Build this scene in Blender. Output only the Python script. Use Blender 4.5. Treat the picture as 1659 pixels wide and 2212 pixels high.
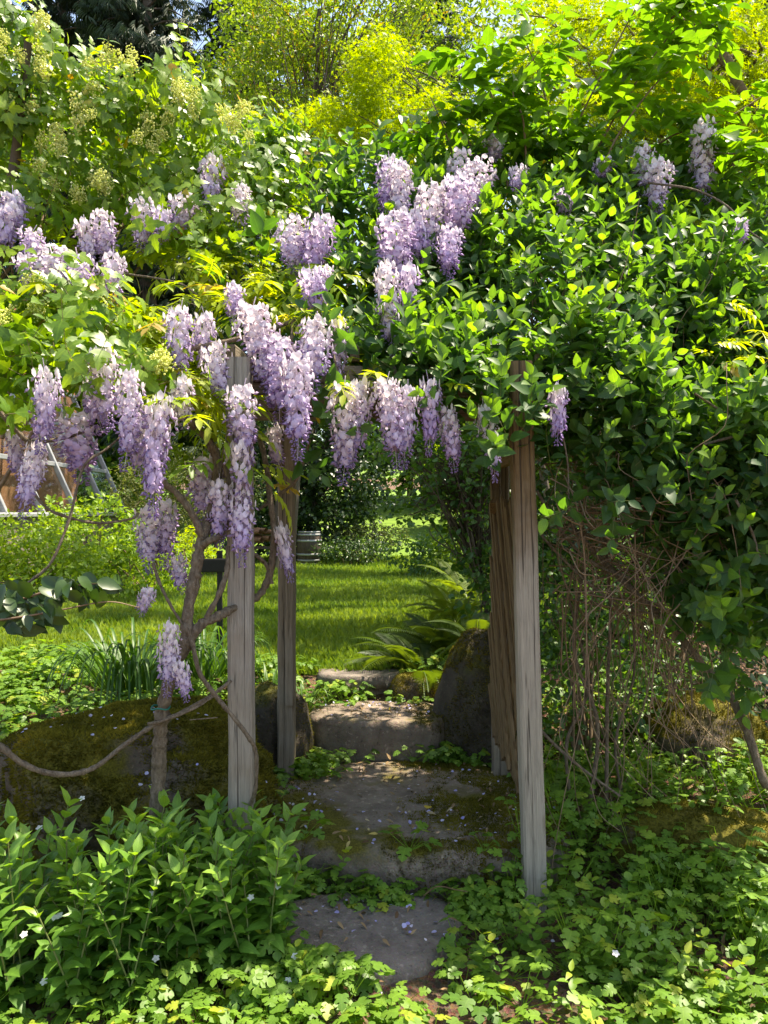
import bpy, bmesh, math, random
import numpy as np
from mathutils import Vector, Matrix, noise

for o in list(bpy.data.objects):
    bpy.data.objects.remove(o, do_unlink=True)
SC = bpy.context.scene
COL = SC.collection
R = math.radians
rng = np.random.default_rng(7)
random.seed(7)

# ------------------------------------------------------------------ camera, sky, sun, exposure
CAM_H = 1.6
F = 1662.0                      # focal length in pixels of a 1659 x 2212 frame
cd = bpy.data.cameras.new('camera')
cam = bpy.data.objects.new('camera', cd)
COL.objects.link(cam)
cam.location = (0, 0, CAM_H)
cam.rotation_euler = (R(90), 0, 0)
cd.sensor_fit = 'AUTO'
cd.sensor_width = 36.0
cd.lens = 36.0 * F / 2212.0
cd.clip_start = 0.05
cd.clip_end = 600
SC.camera = cam

SUN_EL, SUN_AZ = 66.0, 66.0     # azimuth measured from +Y (straight ahead) towards +X
w = bpy.data.worlds.new('World')
SC.world = w
w.use_nodes = True
nt = w.node_tree
sky = nt.nodes.new('ShaderNodeTexSky')
sky.sky_type = 'NISHITA'
sky.sun_disc = False
sky.sun_elevation = R(SUN_EL)
sky.sun_rotation = R(SUN_AZ)
sky.air_density = 1.0
sky.dust_density = 1.5
bg = nt.nodes['Background']
bg.inputs['Strength'].default_value = 0.15
nt.links.new(sky.outputs[0], bg.inputs[0])

sd = bpy.data.lights.new('sun', 'SUN')
sd.energy = 5.0
sd.angle = R(0.53)
sd.color = (1.0, 0.95, 0.86)
sun = bpy.data.objects.new('sun', sd)
COL.objects.link(sun)
sv = Vector((math.sin(R(SUN_AZ)) * math.cos(R(SUN_EL)), math.cos(R(SUN_AZ)) * math.cos(R(SUN_EL)), math.sin(R(SUN_EL))))
sun.rotation_euler = sv.to_track_quat('Z', 'Y').to_euler()
sun.location = (6, 12, 25)

SC.view_settings.view_transform = 'Standard'
SC.view_settings.look = 'None'
SC.view_settings.gamma = 1.0
SC.view_settings.use_curve_mapping = False
SC.view_settings.exposure = 1.45
SC.view_settings.use_white_balance = True
SC.view_settings.white_balance_temperature = 7400
SC.view_settings.white_balance_tint = 10
SC.render.engine = 'CYCLES'
cy = SC.cycles
cy.use_denoising = True
cy.max_bounces = 8
cy.diffuse_bounces = 4
cy.glossy_bounces = 2
cy.transmission_bounces = 5
cy.transparent_max_bounces = 6
cy.caustics_reflective = False
cy.caustics_refractive = False
cy.sample_clamp_indirect = 6.0


# ------------------------------------------------------------------ helpers
def P(u, v, Y):
    """Point at forward distance Y whose picture position is (u, v) in a 1659 x 2212 frame."""
    return np.array(((u - 829.5) / F * Y, Y, CAM_H - (v - 1106.0) / F * Y))


def proj(p):
    p = np.asarray(p, float)
    y = np.maximum(p[..., 1], 1e-3)
    return 829.5 + p[..., 0] / y * F, 1106.0 + (CAM_H - p[..., 2]) / y * F


def tag(o, label=None, cat=None, group=None, kind=None):
    if label: o['label'] = label
    if cat: o['category'] = cat
    if group: o['group'] = group
    if kind: o['kind'] = kind
    return o


def empty(name, loc, label, cat, group=None):
    o = bpy.data.objects.new(name, None)
    COL.objects.link(o)
    o.location = Vector(loc)
    o.empty_display_size = 0.1
    return tag(o, label, cat, group)


def link(name, mesh, parent=None):
    o = bpy.data.objects.new(name, mesh)
    COL.objects.link(o)
    if parent is not None:
        o.parent = parent
        m = Matrix.Identity(4); q = parent
        while q is not None:
            b = Matrix.Translation(q.location) if q.type == 'EMPTY' else q.matrix_basis
            m = q.matrix_parent_inverse @ b @ m
            q = q.parent
        o.matrix_parent_inverse = m.inverted()
    return o


def mesh_np(name, v, f, mat=None, lf=None, smooth=True):
    me = bpy.data.meshes.new(name)
    v = np.ascontiguousarray(v, np.float32)
    f = np.ascontiguousarray(f, np.int32)
    k = f.shape[1]
    me.vertices.add(len(v))
    me.vertices.foreach_set('co', v.ravel())
    me.loops.add(f.size)
    me.loops.foreach_set('vertex_index', f.ravel())
    me.polygons.add(len(f))
    me.polygons.foreach_set('loop_start', np.arange(len(f), dtype=np.int32) * k)
    me.polygons.foreach_set('use_smooth', np.full(len(f), smooth, bool))
    if lf is not None:
        a = me.attributes.new('lf', 'FLOAT_VECTOR', 'POINT')
        a.data.foreach_set('vector', np.ascontiguousarray(lf, np.float32).ravel())
    me.update(calc_edges=True)
    if mat: me.materials.append(mat)
    return me


def nrm(a):
    a = np.asarray(a, float)
    return a / np.maximum(np.linalg.norm(a, axis=-1, keepdims=True), 1e-9)


def frames(pos, d, n, s):
    """(N,4,4): local Y along d, local Z near n, scale s."""
    pos = np.atleast_2d(np.asarray(pos, float)); N = len(pos)
    d = nrm(np.broadcast_to(d, (N, 3))); n = np.broadcast_to(n, (N, 3))
    x = np.cross(d, n)
    bad = np.linalg.norm(x, axis=1) < 1e-4
    x[bad] = np.cross(d[bad], np.array([0.31, 0.2, 0.93]))
    x = nrm(x); z = np.cross(x, d)
    s = np.broadcast_to(np.asarray(s, float).reshape(-1, 1), (N, 1))
    M = np.zeros((N, 4, 4)); M[:, 3, 3] = 1
    M[:, :3, 0] = x * s; M[:, :3, 1] = d * s; M[:, :3, 2] = z * s; M[:, :3, 3] = pos
    return M


def jit(v, a):
    return nrm(np.asarray(v, float) + rng.normal(0, a, np.asarray(v).shape))


def ipoly(poly, n):
    """n points (u,v) inside a picture polygon."""
    poly = np.asarray(poly, float); lo, hi = poly.min(0), poly.max(0); out = []
    tot = 0
    while tot < n:
        p = rng.uniform(lo, hi, (n * 3, 2)); ins = np.zeros(len(p), bool); j = len(poly) - 1
        for i in range(len(poly)):
            a, b = poly[i], poly[j]
            c = ((a[1] > p[:, 1]) != (b[1] > p[:, 1])) & (p[:, 0] < (b[0] - a[0]) * (p[:, 1] - a[1]) / (b[1] - a[1] + 1e-12) + a[0])
            ins ^= c; j = i
        out.append(p[ins]); tot += int(ins.sum())
    return np.concatenate(out)[:n]


def inpoly(p, poly):
    p = np.asarray(p, float); poly = np.asarray(poly, float); ins = np.zeros(len(p), bool); j = len(poly) - 1
    for i in range(len(poly)):
        a, b = poly[i], poly[j]
        ins ^= ((a[1] > p[:, 1]) != (b[1] > p[:, 1])) & (p[:, 0] < (b[0] - a[0]) * (p[:, 1] - a[1]) / (b[1] - a[1] + 1e-12) + a[0])
        j = i
    return ins


def snoise(x, y, seed=0.0, sc=1.0):
    return np.array([noise.noise(Vector((a * sc + seed * 17.3, b * sc - seed * 5.1, seed))) for a, b in zip(np.ravel(x), np.ravel(y))]).reshape(np.shape(x))


def catmull(pts, n=6):
    p = np.asarray(pts, float)
    if len(p) < 3:
        return np.array([p[0] + (p[-1] - p[0]) * t for t in np.linspace(0, 1, n + 1)])
    q = np.vstack([2 * p[0] - p[1], p, 2 * p[-1] - p[-2]]); out = []
    for i in range(1, len(q) - 2):
        for t in np.linspace(0, 1, n, endpoint=False):
            a, b, c, d = q[i - 1], q[i], q[i + 1], q[i + 2]
            out.append(0.5 * (2 * b + (c - a) * t + (2 * a - 5 * b + 4 * c - d) * t * t + (3 * b - a - 3 * c + d) * t ** 3))
    out.append(p[-1])
    return np.array(out)


class Tubes:
    """Collects tapered tubes (quads)."""
    def __init__(self): self.v, self.f, self.l, self.n = [], [], [], 0

    def add(self, pts, r0, r1=None, sides=5, wob=0.0, prof=None, var=None):
        p = np.asarray(pts, float); N = len(p)
        if N < 2: return
        t = nrm(np.gradient(p, axis=0)); ref = np.array([0.0, 0.0, 1.0])
        if abs(t[0] @ ref) > 0.9: ref = np.array([1.0, 0, 0])
        a = nrm(np.cross(t[0], ref)); A = [a]
        for i in range(1, N):
            a = a - t[i] * (a @ t[i]); a = a / max(np.linalg.norm(a), 1e-9); A.append(a)
        A = np.array(A); B = np.cross(t, A)
        r = np.linspace(r0, r0 if r1 is None else r1, N)
        if prof is not None: r = r * prof
        if wob: r = r * (1 + rng.normal(0, wob, N))
        th = np.arange(sides) * 2 * math.pi / sides
        ring = p[:, None] + r[:, None, None] * (A[:, None] * np.cos(th)[None, :, None] + B[:, None] * np.sin(th)[None, :, None])
        if wob: ring += rng.normal(0, 1, ring.shape) * (r[:, None, None] * wob * 0.6)
        self.v.append(ring.reshape(-1, 3))
        i = np.arange(N - 1)[:, None] * sides; j = np.arange(sides)[None]; k = (j + 1) % sides
        q = np.stack([i + j, i + k, i + sides + k, i + sides + j], -1).reshape(-1, 4) + self.n
        self.f.append(q)
        cap = np.array([[self.n + s for s in range(sides)]])
        lens = np.repeat(np.r_[0, np.cumsum(np.linalg.norm(np.diff(p, axis=0), axis=1))], sides)
        vv = np.full(N * sides, rng.random() if var is None else var)
        self.l.append(np.stack([np.tile(th, N), lens, vv], -1))
        self.n += N * sides

    def obj(self, name, mat, parent=None, kind=None):
        me = mesh_np(name, np.concatenate(self.v), np.concatenate(self.f), mat, np.concatenate(self.l))
        o = link(name, me, parent)
        if kind: o['kind'] = kind
        return o


class Batch:
    """Collects many copies of small templates into one mesh."""
    def __init__(self): self.items = []

    def add(self, tm, M, var):
        M = np.asarray(M, float).reshape(-1, 4, 4)
        if len(M): self.items.append((tm, M, np.broadcast_to(var, (len(M),)).astype(float)))

    def all(self):
        return self.items

    def arrays(self):
        V, Fc, L, n = [], [], [], 0
        for tm, M, var in self.items:
            v, f, uv = tm
            W = np.einsum('nij,vj->nvi', M[:, :3, :3], v) + M[:, None, :3, 3]
            k = len(v); N = len(M)
            V.append(W.reshape(-1, 3))
            Fc.append((f[None] + (np.arange(N) * k)[:, None, None] + n).reshape(-1, 3))
            lf = np.empty((N, k, 3)); lf[:, :, :2] = uv[None]; lf[:, :, 2] = var[:, None]
            L.append(lf.reshape(-1, 3)); n += N * k
        return np.concatenate(V), np.concatenate(Fc), np.concatenate(L)

    def obj(self, name, mat, parent=None, kind=None, smooth=True):
        v, f, l = self.arrays()
        o = link(name, mesh_np(name, v, f, mat, l, smooth), parent)
        if kind: o['kind'] = kind
        return o


def take_front(b, n, cell=26.0, umax=1659, vmax=2212):
    """Split off the n copies of a batch that show largest: the nearest in each picture cell."""
    P_, idx = [], []
    for k, (tm, M, var) in enumerate(b.items):
        c = np.einsum('nij,j->ni', M, np.array([0, 0.5, 0, 1.0]))[:, :3]
        P_.append(c); idx.append(np.stack([np.full(len(M), k), np.arange(len(M))], -1))
    c = np.concatenate(P_); idx = np.concatenate(idx)
    u, v = proj(c)
    ok = (u > 5) & (u < umax - 5) & (v > 5) & (v < vmax - 5) & (c[:, 1] > 0.3)
    s = np.concatenate([np.linalg.norm(M[:, :3, 1], axis=1) for _, M, _ in b.items]) / np.maximum(c[:, 1], .3)
    sel = np.where(ok)[0]
    key = (u[sel] // cell).astype(int) * 10000 + (v[sel] // cell).astype(int)
    order = np.lexsort((c[sel, 1], key))
    ks = key[order]; first = np.r_[True, ks[1:] != ks[:-1]]
    cand = sel[order][first]
    if len(cand) > n: cand = cand[np.argsort(-s[cand] * rng.uniform(.6, 1.0, len(cand)))][:n]
    chosen = [(b.items[k][0], b.items[k][1][i], b.items[k][2][i]) for k, i in idx[cand]]
    nb = Batch()
    drop = {}
    for k, i in idx[cand]: drop.setdefault(int(k), []).append(int(i))
    for k, (tm, M, var) in enumerate(b.items):
        m = np.ones(len(M), bool)
        if k in drop: m[drop[k]] = False
        nb.add(tm, M[m], var[m])
    return chosen, nb


_lm = {}


def leaf_objects(chosen, mat, parent, name='leaf'):
    for tm, M, var in chosen:
        q = round(float(var) * 6) / 6
        key = (id(tm), mat.name, q)
        if key not in _lm:
            v, f, uv = tm
            lf = np.empty((len(v), 3)); lf[:, :2] = uv; lf[:, 2] = q
            _lm[key] = (mesh_np('leaf_shape', v, f, mat, lf), tm)
        o = link(name, _lm[key][0], parent)
        o.matrix_basis = Matrix(M.tolist())


def kidleaves(b, mat, parent, n, name='leaf', cell=26.0, mass='foliage'):
    ch, rest = take_front(b, n, cell)
    leaf_objects(ch, mat, parent, name)
    if rest.items: rest.obj(mass, mat, parent, 'stuff')


# ------------------------------------------------------------------ leaf shapes: (verts, tris, uv)
def tmpl(ts, hw, fold=.25, curl=.15, wave=0.0):
    """Leaf from rows: half widths hw at ts; first and last rows are points."""
    V, U = [(0, ts[0], 0)], [(0, 0)]
    for i in range(1, len(ts) - 1):
        t, h = ts[i], hw[i]
        for s in (-1, 0, 1):
            wz = wave * math.sin(i * 2.4 + s) if s else 0
            V.append((s * h, t, fold * h * abs(s) + wz)); U.append((s, t))
    V.append((0, ts[-1], 0)); U.append((0, 1))
    V = np.array(V, float); V[:, 2] -= curl * V[:, 1] ** 2
    m = len(ts) - 2; f = [(0, 2, 1), (0, 3, 2)]
    for i in range(m - 1):
        a = 1 + 3 * i; b = a + 3
        f += [(a, a + 1, b + 1), (a, b + 1, b), (a + 1, a + 2, b + 2), (a + 1, b + 2, b + 1)]
    a = 1 + 3 * (m - 1); e = len(V) - 1
    f += [(a, a + 1, e), (a + 1, a + 2, e)]
    return V, np.array(f), np.array(U, float)


def lobed(mids, out, fold=.15, curl=.15):
    """Leaf with a lobed outline: out = (half width, t, index of midrib point), mirrored."""
    V = [(0, t, 0) for t in mids]; U = [(0, t) for t in mids]; f = []
    for s in (1, -1):
        b = len(V)
        for h, t, m in out:
            V.append((s * h, t, fold * h)); U.append((s * min(1, h * 2), t))
        chain = [(b + i, o[2]) for i, o in enumerate(out)]
        prev = (0, 0)
        for k, m in chain:
            if prev[0] != prev[1] or m != prev[1]:
                if m > prev[1]:
                    if prev[0] != prev[1]: f.append((prev[0], k, prev[1]) if s > 0 else (k, prev[0], prev[1]))
                    f.append((k, m, prev[1]) if s > 0 else (m, k, prev[1]))
                else: f.append((prev[0], k, prev[1]) if s > 0 else (k, prev[0], prev[1]))
            prev = (k, m)
        e = len(mids) - 1
        f.append((prev[0], e, prev[1]) if s > 0 else (e, prev[0], prev[1]))
    V = np.array(V, float); V[:, 2] -= curl * V[:, 1] ** 2 + .10 * np.abs(V[:, 0]) ** 2 * 3
    return V, np.array(f), np.array(U, float)


def merge(parts):
    V, Fc, U, n = [], [], [], 0
    for (v, f, u), M in parts:
        V.append(v @ M[:3, :3].T + M[:3, 3]); Fc.append(f + n); U.append(u); n += len(v)
    return np.concatenate(V), np.concatenate(Fc), np.concatenate(U)


OVATE = [tmpl([0, .1, .32, .6, .84, 1], [0, .16, .29, .25, .12, 0], f, c) for f, c in ((.45, .1), (.25, .25), (.6, -.05))]
LANCEW = [tmpl([0, .1, .34, .64, 1], [0, .15, .25, .18, 0], f, c, .012) for f, c in ((.3, .3), (.2, .45), (.45, .15))]
LANCE = [tmpl([0, .12, .36, .66, 1], [0, .11, .185, .13, 0], f, c, .01) for f, c in ((.35, .25), (.2, .4), (.5, .1))]
ROUND = [tmpl([0, .15, .45, .8, 1], [0, .3, .44, .3, 0], f, c) for f, c in ((.2, .1), (.35, .2))]
SLIM = tmpl([0, .35, .7, 1], [0, .16, .13, 0], .3, .15)
DIA = (np.array([(0, 0, 0), (-.26, .45, .06), (.26, .45, .06), (0, 1, -.1)], float), np.array([(0, 3, 1), (0, 2, 3)]), np.array([(0, 0), (-1, .4), (1, .4), (0, 1)], float))
DIAW = (DIA[0] * np.array([1.5, 1, 1.5]), DIA[1], DIA[2])
MAPLE = [lobed([0, .22, .48, .75, 1], [(.10, -.03, 0), (.30, .08, 1), (.44, .30, 1), (.22, .34, 1), (.21, .44, 2), (.25, .56, 2), (.17, .66, 2), (.15, .78, 3), (.07, .88, 3)], f, c) for f, c in ((.2, .25), (.35, .1), (.1, .45))]
CUT = [lobed([0, .3, .6, 1], [(.22, -.10, 0), (.42, .02, 0), (.46, .22, 1), (.30, .26, 1), (.50, .46, 1), (.40, .62, 2), (.22, .52, 2), (.30, .78, 2), (.16, .90, 2)], f, c) for f, c in ((.2, .2), (.05, .35))]
# five-fingered small maple leaf
_s = [(0, 0, 0)]
for a_, l_ in ((-100, .45), (-50, .8), (0, 1), (50, .8), (100, .45)):
    _s += [(math.sin(R(a_ - 22)) * .2, math.cos(R(a_ - 22)) * .2, 0), (math.sin(R(a_)) * l_, math.cos(R(a_)) * l_, -.12 * l_)]
_s.append((math.sin(R(122)) * .2, math.cos(R(122)) * .2, 0))
STAR = (np.array(_s, float), np.array([(0, 1 + 2 * k, 2 + 2 * k) for k in range(5)] + [(0, 2 + 2 * k, 3 + 2 * k) for k in range(5)])[:, [0, 2, 1]], np.tile([.5, .5], (len(_s), 1)).astype(float))


def pinnate(seed, n=5, L=1.0, droop=.5, size=.34, leaf=None):
    """Compound leaf, local Y along the rachis, unit length."""
    r = random.Random(seed); parts = []
    for i in range(n + 1):
        t = (.22 + .78 * i / n) * L
        z = -droop * t * t
        sl = -2 * droop * t
        tv = np.array([0, 1, sl]); tv /= np.linalg.norm(tv)
        pos = np.array([0, t, z])
        if i == n:
            dd = [tv]
        else:
            dd = [np.array([s * .85, .5, sl * .6 - .15]) for s in (-1, 1)]
        for d in dd:
            d = d + np.array([r.gauss(0, .12), r.gauss(0, .12), r.gauss(0, .2)])
            s = size * (1.1 if i == n else r.uniform(.8, 1.05) * (.75 + .35 * math.sin(math.pi * (i + .8) / (n + 1))))
            parts.append((leaf or SLIM, frames([pos], d, np.array([0, 0.1, 1.0]), s)[0]))
    k = 6; rv, rf = [], []
    for i in range(k + 1):
        t = L * i / k; z = -droop * t * t
        rv += [(-.009, t, z), (.009, t, z)]
    for i in range(k): rf += [(2 * i, 2 * i + 1, 2 * i + 3), (2 * i, 2 * i + 3, 2 * i + 2)]
    parts.append(((np.array(rv, float), np.array(rf), np.tile([0.0, .5], (len(rv), 1))), np.eye(4)))
    return merge(parts)


WLEAF = [pinnate(k, 5, 1, .25 + .25 * (k % 3), .42) for k in range(5)]
BIGPIN = [pinnate(20 + k, 3, 1, .2 + .2 * (k % 3), .46, OVATE[k % 3]) for k in range(4)]


# ------------------------------------------------------------------ materials
def nodes(name):
    m = bpy.data.materials.new(name); m.use_nodes = True
    t = m.node_tree; t.nodes.clear()
    out = t.nodes.new('ShaderNodeOutputMaterial')
    return m, t, t.nodes.new, t.links.new, out


def ramp(N, stops, interp='LINEAR'):
    r = N('ShaderNodeValToRGB'); cr = r.color_ramp; cr.interpolation = interp
    while len(cr.elements) > 1: cr.elements.remove(cr.elements[-1])
    cr.elements[0].position = stops[0][0]; cr.elements[0].color = (*stops[0][1], 1)
    for p, c in stops[1:]:
        e = cr.elements.new(p); e.color = (*c, 1)
    return r


def math_(N, L, op, a, b=None, c=None):
    n = N('ShaderNodeMath'); n.operation = op
    for i, x in enumerate((a, b, c)):
        if x is None: continue
        if isinstance(x, (int, float)): n.inputs[i].default_value = x
        else: L(x, n.inputs[i])
    return n.outputs[0]


def mixc(N, L, fac, a, b, mode='MIX'):
    n = N('ShaderNodeMix'); n.data_type = 'RGBA'; n.blend_type = mode
    for sock, x in ((n.inputs[0], fac), (n.inputs[6], a), (n.inputs[7], b)):
        if isinstance(x, (int, float)): sock.default_value = x
        elif isinstance(x, tuple): sock.default_value = (*x, 1)
        else: L(x, sock)
    return n.outputs[2]


def leaf_mat(name, stops, trans=(1.6, 1.5, .6), tf=.42, rough=.42, spec=.5, rib=.35):
    m, t, N, L, out = nodes(name)
    at = N('ShaderNodeAttribute'); at.attribute_name = 'lf'
    sp = N('ShaderNodeSeparateXYZ'); L(at.outputs['Vector'], sp.inputs[0])
    cr = ramp(N, stops); L(sp.outputs['Z'], cr.inputs[0])
    nz = N('ShaderNodeTexNoise'); nz.inputs['Scale'].default_value = 30; nz.inputs['Detail'].default_value = 2
    g = N('ShaderNodeNewGeometry'); L(g.outputs['Position'], nz.inputs['Vector'])
    hs = N('ShaderNodeHueSaturation'); L(cr.outputs[0], hs.inputs['Color'])
    L(math_(N, L, 'MULTIPLY_ADD', nz.outputs['Fac'], .6, .7), hs.inputs['Value'])
    col = hs.outputs[0]
    if rib:
        au = math_(N, L, 'ABSOLUTE', sp.outputs['X'])
        near = math_(N, L, 'MULTIPLY', math_(N, L, 'LESS_THAN', au, .07), rib)
        vein = math_(N, L, 'SINE', math_(N, L, 'MULTIPLY', math_(N, L, 'SUBTRACT', sp.outputs['Y'], math_(N, L, 'MULTIPLY', au, .22)), 48.0))
        vf = math_(N, L, 'MULTIPLY', math_(N, L, 'GREATER_THAN', vein, .86), rib * .45)
        col = mixc(N, L, math_(N, L, 'MAXIMUM', near, vf), col, mixc(N, L, 1.0, col, (1.9, 1.7, 1.8), 'MULTIPLY'))
    pb = N('ShaderNodeBsdfPrincipled'); L(col, pb.inputs['Base Color'])
    pb.inputs['Roughness'].default_value = rough
    pb.inputs['Specular IOR Level'].default_value = spec
    tr = N('ShaderNodeBsdfTranslucent'); L(mixc(N, L, 1.0, col, trans, 'MULTIPLY'), tr.inputs['Color'])
    mx = N('ShaderNodeMixShader'); mx.inputs[0].default_value = tf
    L(pb.outputs[0], mx.inputs[1]); L(tr.outputs[0], mx.inputs[2]); L(mx.outputs[0], out.inputs[0])
    return m


def petal_mat(name='wisteria_petal'):
    """lf = (0 banner .. 1 keel, place along the raceme, flower random)."""
    m, t, N, L, out = nodes(name)
    at = N('ShaderNodeAttribute'); at.attribute_name = 'lf'
    sp = N('ShaderNodeSeparateXYZ'); L(at.outputs['Vector'], sp.inputs[0])
    oi = N('ShaderNodeObjectInfo')
    ban = ramp(N, [(0, (.86, .76, .79)), (.35, (.80, .70, .82)), (.7, (.66, .54, .80)), (1, (.48, .36, .72))])
    kee = ramp(N, [(0, (.70, .56, .70)), (.4, (.54, .40, .72)), (1, (.34, .22, .60))])
    y = math_(N, L, 'ADD', sp.outputs['Y'], math_(N, L, 'MULTIPLY_ADD', oi.outputs['Random'], .5, -.25))
    y = math_(N, L, 'ADD', y, math_(N, L, 'MULTIPLY_ADD', sp.outputs['Z'], .3, -.15))
    L(y, ban.inputs[0]); L(y, kee.inputs[0])
    col = mixc(N, L, sp.outputs['X'], ban.outputs[0], kee.outputs[0])
    hs = N('ShaderNodeHueSaturation'); L(col, hs.inputs['Color'])
    L(math_(N, L, 'MULTIPLY_ADD', oi.outputs['Random'], .028, .500), hs.inputs['Hue'])
    hs.inputs['Saturation'].default_value = .80
    pb = N('ShaderNodeBsdfPrincipled'); L(hs.outputs[0], pb.inputs['Base Color'])
    pb.inputs['Roughness'].default_value = .6; pb.inputs['Specular IOR Level'].default_value = .25
    tr = N('ShaderNodeBsdfTranslucent'); L(hs.outputs[0], tr.inputs['Color'])
    mx = N('ShaderNodeMixShader'); mx.inputs[0].default_value = .4
    L(pb.outputs[0], mx.inputs[1]); L(tr.outputs[0], mx.inputs[2]); L(mx.outputs[0], out.inputs[0])
    return m


def solid(name, col, col2=None, scale=20.0, rough=.8, bump=.0, spec=.3, stretch=(1, 1, 1), detail=5, metal=0.0):
    m, t, N, L, out = nodes(name)
    tc = N('ShaderNodeTexCoord'); mp = N('ShaderNodeMapping'); mp.inputs['Scale'].default_value = stretch
    L(tc.outputs['Object'], mp.inputs[0])
    nz = N('ShaderNodeTexNoise'); nz.inputs['Scale'].default_value = scale; nz.inputs['Detail'].default_value = detail
    nz.inputs['Roughness'].default_value = .65
    L(mp.outputs[0], nz.inputs['Vector'])
    cr = ramp(N, [(.28, col), (.72, col2 or col)]); L(nz.outputs['Fac'], cr.inputs[0])
    pb = N('ShaderNodeBsdfPrincipled'); L(cr.outputs[0], pb.inputs['Base Color'])
    pb.inputs['Roughness'].default_value = rough; pb.inputs['Specular IOR Level'].default_value = spec
    pb.inputs['Metallic'].default_value = metal
    if bump:
        b = N('ShaderNodeBump'); b.inputs['Strength'].default_value = min(1, bump); b.inputs['Distance'].default_value = .02 * bump
        L(nz.outputs['Fac'], b.inputs['Height']); L(b.outputs[0], pb.inputs['Normal'])
    L(pb.outputs[0], out.inputs[0])
    return m


def wood_mat(name, grey, brown, dark, bias=0.0, topbrown=None):
    """Weathered timber: long grain along local Z, checks and knots; brown where rain has not reached."""
    m, t, N, L, out = nodes(name)
    tc = N('ShaderNodeTexCoord')
    mp = N('ShaderNodeMapping'); mp.inputs['Scale'].default_value = (1, 1, .045); L(tc.outputs['Object'], mp.inputs[0])
    n1 = N('ShaderNodeTexNoise'); n1.inputs['Scale'].default_value = 130; n1.inputs['Detail'].default_value = 6; n1.inputs['Roughness'].default_value = .7; n1.inputs['Distortion'].default_value = .6
    L(mp.outputs[0], n1.inputs['Vector'])
    n2 = N('ShaderNodeTexNoise'); n2.inputs['Scale'].default_value = 5; n2.inputs['Detail'].default_value = 4; L(tc.outputs['Object'], n2.inputs['Vector'])
    mp2 = N('ShaderNodeMapping'); mp2.inputs['Scale'].default_value = (1, 1, .025); L(tc.outputs['Object'], mp2.inputs[0])
    n3 = N('ShaderNodeTexNoise'); n3.inputs['Scale'].default_value = 42; n3.inputs['Detail'].default_value = 3; n3.inputs['Distortion'].default_value = 1.0; L(mp2.outputs[0], n3.inputs['Vector'])
    gr = ramp(N, [(.25, tuple(x * .55 for x in grey)), (.5, grey), (.8, tuple(min(1, x * 1.35) for x in grey))]); L(n1.outputs['Fac'], gr.inputs[0])
    br = ramp(N, [(.25, tuple(x * .5 for x in brown)), (.55, brown), (.8, tuple(min(1, x * 1.4) for x in brown))]); L(n1.outputs['Fac'], br.inputs[0])
    f = math_(N, L, 'MULTIPLY_ADD', n2.outputs['Fac'], 1.6, -.55 + bias)
    if topbrown is not None:
        sx = N('ShaderNodeSeparateXYZ'); L(tc.outputs['Object'], sx.inputs[0])
        f = math_(N, L, 'ADD', f, math_(N, L, 'MULTIPLY', math_(N, L, 'SUBTRACT', sx.outputs['Z'], topbrown), 2.2))
    cl = N('ShaderNodeClamp'); L(f, cl.inputs[0])
    col = mixc(N, L, cl.outputs[0], gr.outputs[0], br.outputs[0])
    crk = ramp(N, [(.34, (1, 1, 1)), (.40, (0, 0, 0))]); L(n3.outputs['Fac'], crk.inputs[0])
    ck = N('ShaderNodeSeparateColor'); L(crk.outputs[0], ck.inputs[0])
    col = mixc(N, L, math_(N, L, 'MULTIPLY', ck.outputs[0], .8), col, dark)
    mk_ = N('ShaderNodeMapping'); mk_.inputs['Scale'].default_value = (7, 7, 2.3); L(tc.outputs['Object'], mk_.inputs[0])
    vk = N('ShaderNodeTexVoronoi'); vk.inputs['Scale'].default_value = 1.0; L(mk_.outputs[0], vk.inputs['Vector'])
    kr = ramp(N, [(.05, (1, 1, 1)), (.13, (0, 0, 0))]); L(vk.outputs['Distance'], kr.inputs[0])
    kk = N('ShaderNodeSeparateColor'); L(kr.outputs[0], kk.inputs[0])
    col = mixc(N, L, math_(N, L, 'MULTIPLY', kk.outputs[0], .75), col, tuple(.5 * (a_ + b_) for a_, b_ in zip(dark, brown)))
    pb = N('ShaderNodeBsdfPrincipled'); L(col, pb.inputs['Base Color']); pb.inputs['Roughness'].default_value = .85; pb.inputs['Specular IOR Level'].default_value = .2
    h = math_(N, L, 'SUBTRACT', n1.outputs['Fac'], math_(N, L, 'MULTIPLY', ck.outputs[0], .8))
    b = N('ShaderNodeBump'); b.inputs['Strength'].default_value = 1.0; b.inputs['Distance'].default_value = .006
    L(h, b.inputs['Height']); L(b.outputs[0], pb.inputs['Normal']); L(pb.outputs[0], out.inputs[0])
    return m


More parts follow.
